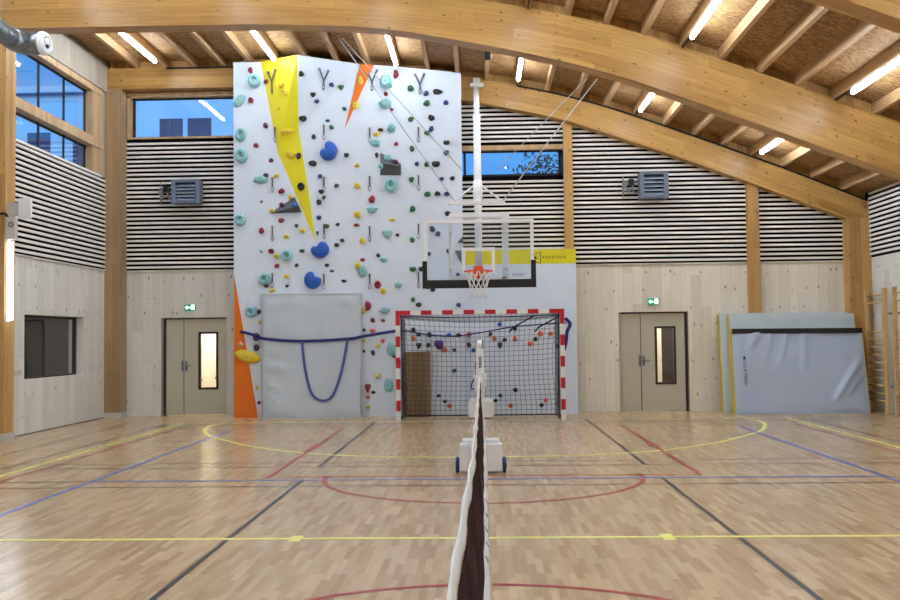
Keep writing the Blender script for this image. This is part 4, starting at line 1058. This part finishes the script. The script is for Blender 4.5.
def bnet(m):
    N = 12; lv = [(.228, 0), (.19, -.09), (.155, -.18), (.135, -.27), (.125, -.36), (.13, -.43)]
    for i in range(N):
        for s in (1, -1):
            m.tube([rc+Vector((math.cos(2*math.pi*(i+s*.5*j)/N)*r, math.sin(2*math.pi*(i+s*.5*j)/N)*r, z)) for j, (r, z) in enumerate(lv)], .0075, 'net_white', 5)
one('net', bnet, t)
def rear(m):
    y = BY+.16; s = .03
    L, R_, zt, zb = -.49, .425, 3.60, 2.52
    for a, b in (((L-s, zb), (L+s, zt)), ((R_-s*1.8, zb), (R_+s*1.8, zt))): m.box((a[0], y-.03, a[1]), (b[0], y+.03, b[1]), 'white')
    m.box((L-.02, y-.035, zt-.03), (R_+.07, y+.035, zt+.035), 'white'); m.box((L-.0, y-.03, 3.79), (R_-.0, y+.03, 3.84), 'white')
    m.box((L, y-.03, zb), (R_, y+.03, zb+.05), 'white')
    for x in (L, R_): m.box((x-.025, BY+.04, 2.7), (x+.025, y, 2.75), 'white'); m.box((x-.025, BY+.04, 3.3), (x+.025, y, 3.35), 'white')
one('support_frame', rear, t)
tp = Vector((-.03, 19.28, 6.72)); bt = Vector((-.02, BY+.2, 3.72))
def mast(m):
    mid = tp*.72+bt*.28
    m.tube([tp, mid], [.055, .06], 'white', 12); m.tube([mid, bt], .07, 'white', 12); m.ring(mid, tp-bt, .07, .02, 'white', 16, 6)
    m.tube([bt+Vector((0, 0, .15)), (-.02, BY+.2, 2.55)], .06, 'white', 10)
    q = bt*.82+tp*.18; m.tube([bt*.93+tp*.07, q], .085, 'white', 12)
    m.tube([q, (-.5, BY+.17, 3.8)], .018, 'white', 6); m.tube([q, (.43, BY+.17, 3.8)], .018, 'white', 6)
one('mast', mast, t)
one('ceiling_bracket', lambda m: [m.box((-.16, 19.2, 6.7), (.12, 19.36, 6.78), 'plinth'), m.box((-.09, 19.24, 6.75), (.05, 19.34, 6.9), 'plinth')], t)
def stays(m):
    for a, b, r in (((339, 48, 17.5, -2.64), (457, 204), .009), ((342.5, 48, 17.5, -2.56), (462, 170), .008), ((597, 80, 17.78, 0), (502, 202), .012), ((587, 76, 17.9, 0), (497, 170), .008)):
        A = onY(a[0], a[1], a[2]); A.z = T(A.x)+.02; B = onY(b[0], b[1], BY+.16 if b[1] > 190 else BY+.6)
        m.tube([A, B], r, 'wire', 6)
one('stay_cable', stays, t)
p = onY(489, 58, 17.2); zt = T(.19)
t = empty('cable_pulley', (.19, 17.3, zt), 'small black pulley block under a ceiling joist above the mast', 'pulley')
def pb(m):
    m.tube([(.14, 17.3, zt-.1), (.24, 17.3, zt-.1)], .085, 'black', 16); m.box((.15, 17.22, zt-.1), (.23, 17.38, zt), 'black')
one('pulley_block', pb, t, bevel=.006)
one('pulley_wheel', lambda m: m.ring((.25, 17.3, zt-.1), (1, 0, 0), .05, .012, 'steel', 16, 6), t)

# ------------------------------------------------------------------ badminton posts and nets
def cart(y, label, slot):
    t = empty('net_post', (-.02, y, 0), label, 'net post', 'badminton net posts on weighted trolleys')
    one('weight', lambda m: (m.box((-.265, y-.2, .03), (.225, y-.02, .34), 'white'), m.box((-.235, y+.0, .04), (.205, y+.2, .37), 'white')), t, bevel=.012)
    for s in (-1, 1) if slot else ():
        w = one('wheel', lambda m: (m.tube([(-.02+s*.25, y-.05, .09), (-.02+s*.29, y-.05, .09)], .09, 'blue_wheel', 20), m.tube([(-.02+s*.285, y-.05, .09), (-.02+s*.297, y-.05, .09)], .04, 'steel', 14)), t)
    def po(m):
        m.box((-.055, y-.03, .1), (.02, y+.02, 1.46), 'white'); m.box((-.075, y-.045, .36), (.04, y+.04, .6), 'white')
        m.box((-.06, y-.04, 1.1), (.03, y+.03, 1.2), 'white')
    pp = one('upright', po, t, bevel=.006)
    one('pulley_cap', lambda m: (m.tube([(-.045, y-.01, 1.475), (.01, y-.01, 1.475)], .045, 'white', 16), m.box((.012, y-.03, 1.42), (.026, y+.01, 1.52), 'heater_grey')), pp)
    one('slot', lambda m: (m.box((-.028, y-.034, 1.2), (-.02, y-.028, 1.34), 'black'), m.box((-.01, y-.034, 1.2), (-.001, y-.028, 1.34), 'black')), pp)
    one('cleat', lambda m: m.tube(catmull([(-.06, y-.04, .98), (-.12, y-.05, .96), (-.1, y-.06, 1.06), (-.05, y-.05, 1.1)]), .008, 'strap_navy', 6), pp)
    return t
cart(11.05, 'white badminton net post on a two-part white wheeled weight, the nearer one', 1)
cart(18.36, 'white badminton net post on a wheeled weight standing inside the goal', 0)
def bad_net(name, Y0, Y1, ztop, xtop, zbot, xbot, cell, label, letters):
    """net from Y0 (far) to Y1 (near); *_fn(Y) give the sagging edges"""
    t = empty(name, (0, (Y0+Y1)/2, .6), label, 'net', 'badminton nets')
    def sec(Y, s):
        zt, xt, zb, xb = ztop(Y), xtop(Y), zbot(Y), xbot(Y); w = .05
        z = zt+(zb-zt)*s
        a = min(1, (zt-z)/w); b = min(1, (z-zb)/w)
        if zt-z <= w: x = xt+.015*(zt-z)/w
        elif z-zb <= w: x = xb-.032*(z-zb)/w
        else:
            q = (zt-w-z)/(zt-zb-2*w); x = (xt+.015)*(1-q)+(xb-.032)*q+.006*math.sin(3.0*Y+q*5)*math.sin(math.pi*q)
        return Vector((x+.003*math.sin(7*Y), Y, z))
    L = Y0-Y1; n = int(L/cell); H = 26
    def mesh(m):
        for i in range(n+1):
            Y = Y0-L*i/n; zt, zb = ztop(Y), zbot(Y); s0 = .055/(zt-zb)
            m.tube([sec(Y, s0+(1-2*s0)*j/7) for j in range(8)], .0011, 'net_brown', 3, caps=False)
        for k in range(H+1):
            m.tube([sec(Y, .085+.83*k/H) for Y in frange(Y0, Y1, int(L*5))], .0011, 'net_brown', 3, caps=False)
    one('netting', mesh, t, recalc=False)
    def tape(m, top):
        N = int(L*12); vs = []; fs = []
        for i in range(N+1):
            Y = Y0-L*i/N; zt, zb = ztop(Y), zbot(Y); w = (.048 if top else .064)/(zt-zb)
            for k in range(4):
                s = w*k/3 if top else 1-w*(1-k/3)
                p = sec(Y, s); wr = .004*noise.noise(Vector((Y*5, k*1.3, 2 if top else 9)))
                vs.append(p+Vector((wr+.002, 0, 0)))
            for k in range(3, -1, -1):
                s = w*k/3 if top else 1-w*(1-k/3)
                vs.append(sec(Y, s)+Vector((.004*noise.noise(Vector((Y*5, k*1.3, 2 if top else 9)))-.004, 0, 0)))
        for i in range(N):
            a = 8*i; b = a+8
            for k in range(8): fs.append((a+k, a+(k+1) % 8, b+(k+1) % 8, b+k))
        fs += [tuple(range(8)), tuple(range(8*N, 8*N+8))]
        m.add(vs, fs, 'net_white', True)
    one('top_tape', lambda m: tape(m, True), t)
    bt_ = one('bottom_tape', lambda m: tape(m, False), t)
    if letters:
        for k, (Y, ch) in enumerate(zip((7.6, 6.95, 6.4, 5.95, 5.55, 5.2), 'SPORTS')):
            p = sec(Y, 1-.031/(ztop(Y)-zbot(Y))); sl = Vector((.032, 0, -.06)).normalized(); nn = Vector((.06, 0, .032)).normalized()
            text_mesh(ch, .05, 'climb_grey', facing(p+nn*.007, (0, -1, 0), -sl), 'lettering', bt_)
    def end(m):
        for Y, d in ((Y0, -1), (Y1, 1)):
            pts = [sec(Y, s) for s in frange(0, 1, 8)]
            for a, b in zip(pts, pts[1:]):
                m.prism([a, b, b+Vector((0, d*.05, 0)), a+Vector((0, d*.05, 0))], (.004, 0, 0), 'net_white')
            for s in (0, 1): m.tube([sec(Y, s), (-.02, Y-d*.06, sec(Y, s).z+.02)], .006, 'net_white', 6)
    one('side_tape', end, t)
    return t
def pw(tab): return lambda Y: itp(tab, Y)
net_a = bad_net('badminton_net', 10.97, -.45, pw([(-.5, 1.08), (2, .985), (5, .96), (8, 1.0), (11, 1.1)]), pw([(-.5, -.06), (1, -.088), (2, -.082), (2.64, -.076), (3.66, -.066), (4.6, -.054), (10, -.035), (11, -.03)]),
        pw([(-.5, .42), (2, .33), (5, .31), (8, .34), (11, .42)]), pw([(-.5, .02), (2, .024), (4.3, .032), (7, .038), (10, .045), (11, .03)]), .025, 'slack brown badminton net with white tapes running toward the viewer', True)
bad_net('badminton_net', 18.28, 11.13, pw([(11, 1.12), (14, 1.2), (18.4, 1.44)]), pw([(11, -.05), (14, -.055), (18.4, -.03)]), pw([(11, .45), (14, .52), (18.4, .74)]), pw([(11, .02), (14, .02), (18.4, .01)]), .03, 'farther badminton net strung between the two white posts', False)
# bunched slack at the near post
def bun(m):
    rnd = random.Random(4)
    for k in range(7):
        x = -.02+rnd.uniform(-.05, .05); z = 1.06+rnd.uniform(-.06, .05)
        m.tube(catmull([(x-.03, 10.955, z+.07), (x+.02, 10.94, z+.02), (x-.01, 10.94, z-.05), (x+.02, 10.955, z-.1)], 4), [.006]+[.02]*11+[.006], 'net_white', 8)
one('tied_end', bun, net_a)

# ------------------------------------------------------------------ wall bars on the right wall
def bars(ya, yb, label):
    t = empty('wall_bars', (XR-.15, (ya+yb)/2, 0), label, 'wall bars', 'wall bars on the right wall'); x = XR-.15
    for y in (ya, yb):
        one('upright', lambda m: m.box((x-.04, y-.035, 0), (x+.04, y+.035, 2.42), 'bar_wood'), t, bevel=.006)
        one('wall_bracket', lambda m: [m.box((x+.03, y-.02, z), (XR, y+.02, z+.05), 'steel') for z in (.5, 1.9)], t)
    for z in [.237+.1485*i for i in range(10)]+[2.15, 2.3]:
        one('rung', lambda m: m.tube([(x, ya+.03, z), (x, yb-.03, z)], .019, 'bar_wood', 10, flat=.75), t)
bars(18.39, 19.25, 'wooden wall bars in the right corner beside the leaning mats')
bars(17.0, 17.96, 'wooden wall bars cut off by the right edge of the view')

# ------------------------------------------------------------------ outside
t = empty('apartment_building', (-22, 42, 0), 'pale blue building outside the high left windows at dusk', 'building')
WN = [(-13.72, 9.1, 1.0, 2.05), (-12.5, 9.1, 1.02, 2.05), (-11.2, 5.3, 1, 2), (-13.72, 5.3, 1, 2), (-34.0, 9.3, 3.6, 2.1), (-36.6, 9.3, 1.5, 2.1), (-24.5, 9.0, 2.2, 2.3), (-34, 6.4, 3.6, 2), (-30.5, 10.6, 1.0, 1.0), (-24.5, 5.6, 2.2, 2), (-19.5, 8.6, 1, 2.05), (-17.5, 8.6, 1, 2.05)]
one('wall', lambda m: m.box((-44, 40, -2), (-5.5, 50, 12.55), 'ext_wall'), t)
one('cornice', lambda m: (m.box((-44, 39.75, 12.35), (-5.5, 40, 12.62), 'ext_wall'), m.box((-44, 39.9, 8.35), (-20, 40.0, 8.5), 'ext_wall'), m.box((-44, 39.9, 11.3), (-20, 40.0, 11.4), 'ext_wall')), t)
for x, z, w, h in WN:
    f = one('window', lambda m: m.box((x, 39.95, z), (x+w, 40.01, z+h), 'ext_dark' if z != 9.0 else 'ext_blind'), t)
    one('frame', lambda m: (m.box((x-.06, 39.9, z-.1), (x+w+.06, 39.98, z), 'ext_wall'), m.box((x+w/2-.03, 39.93, z), (x+w/2+.03, 39.96, z+h), 'ext_dark')), f)
one('chimney', lambda m: (m.box((-15.2, 43, 12.5), (-14.2, 44, 13.4), 'ext_dark'), m.box((-12.8, 43, 12.5), (-12.2, 44, 13.2), 'ext_dark')), t)
t = empty('tree', (3.0, 31, 0), 'leafy dark tree outside the small middle window', 'tree')
rnd = random.Random(9); tips = []
def tr_(m):
    m.tube([(3.1, 31, -1), (3.0, 31.1, 3), (2.9, 31, 5.5), (2.95, 31, 8)], [.2, .16, .11, .04], 'bark', 8)
    for k in range(34):
        z = 4.5+rnd.random()*3.0; a = rnd.uniform(0, 6.28); L = rnd.uniform(.7, 1.6)
        e = Vector((2.95+math.cos(a)*L, 31+math.sin(a)*L, z+rnd.uniform(.2, .9))); m.tube([(2.95, 31, z), (2.95*.5+e.x*.5, 31*.5+e.y*.5, z+.15), e], [.035, .02, .008], 'bark', 5); tips.append(e)
one('trunk', tr_, t)
def lv(m):
    for e in tips:
        for k in range(60):
            c = e+Vector((rnd.gauss(0, .32), rnd.gauss(0, .32), rnd.gauss(0, .28))); a = Vector((rnd.gauss(0, 1), rnd.gauss(0, 1), rnd.gauss(0, 1))).normalized(); b = a.orthogonal().normalized()
            m.add([c-a*.1, c+b*.05, c+a*.1, c-b*.05], [(0, 1, 2, 3)], 'leaf')
one('foliage', lv, t, recalc=False)

# added bluish fill sun that brightens the facade across the street
L = bpy.data.lights.new('facade_fill', 'SUN'); L.energy = 3.4; L.color = (.62, .84, 1.0); L.angle = .6
lo = bpy.data.objects.new('facade_fill', L); C.objects.link(lo); lo.rotation_euler = (math.radians(58), 0, math.radians(12)); lo.location = (0, -20, 30)
# ------------------------------------------------------------------ world and view
w = bpy.data.worlds.new('dusk'); scene.world = w; w.use_nodes = True
nt = w.node_tree; bg = nt.nodes['Background']
tc = nt.nodes.new('ShaderNodeTexCoord'); sp = nt.nodes.new('ShaderNodeSeparateXYZ'); nt.links.new(tc.outputs['Generated'], sp.inputs[0])
rp = nt.nodes.new('ShaderNodeValToRGB'); nt.links.new(sp.outputs[2], rp.inputs[0])
rp.color_ramp.elements[0].position = .0; rp.color_ramp.elements[0].color = (.10, .22, .42, 1)
rp.color_ramp.elements[1].position = .6; rp.color_ramp.elements[1].color = (.08, .36, .95, 1)
e1 = rp.color_ramp.elements.new(.15); e1.color = (.09, .37, .88, 1)
nt.links.new(rp.outputs[0], bg.inputs[0]); bg.inputs[1].default_value = 1.12
vs = scene.view_settings
scene.display_settings.display_device = 'sRGB'
vs.view_transform = 'Standard'; vs.look = 'None'; vs.gamma = 1; vs.use_curve_mapping = False; vs.exposure = 0.1
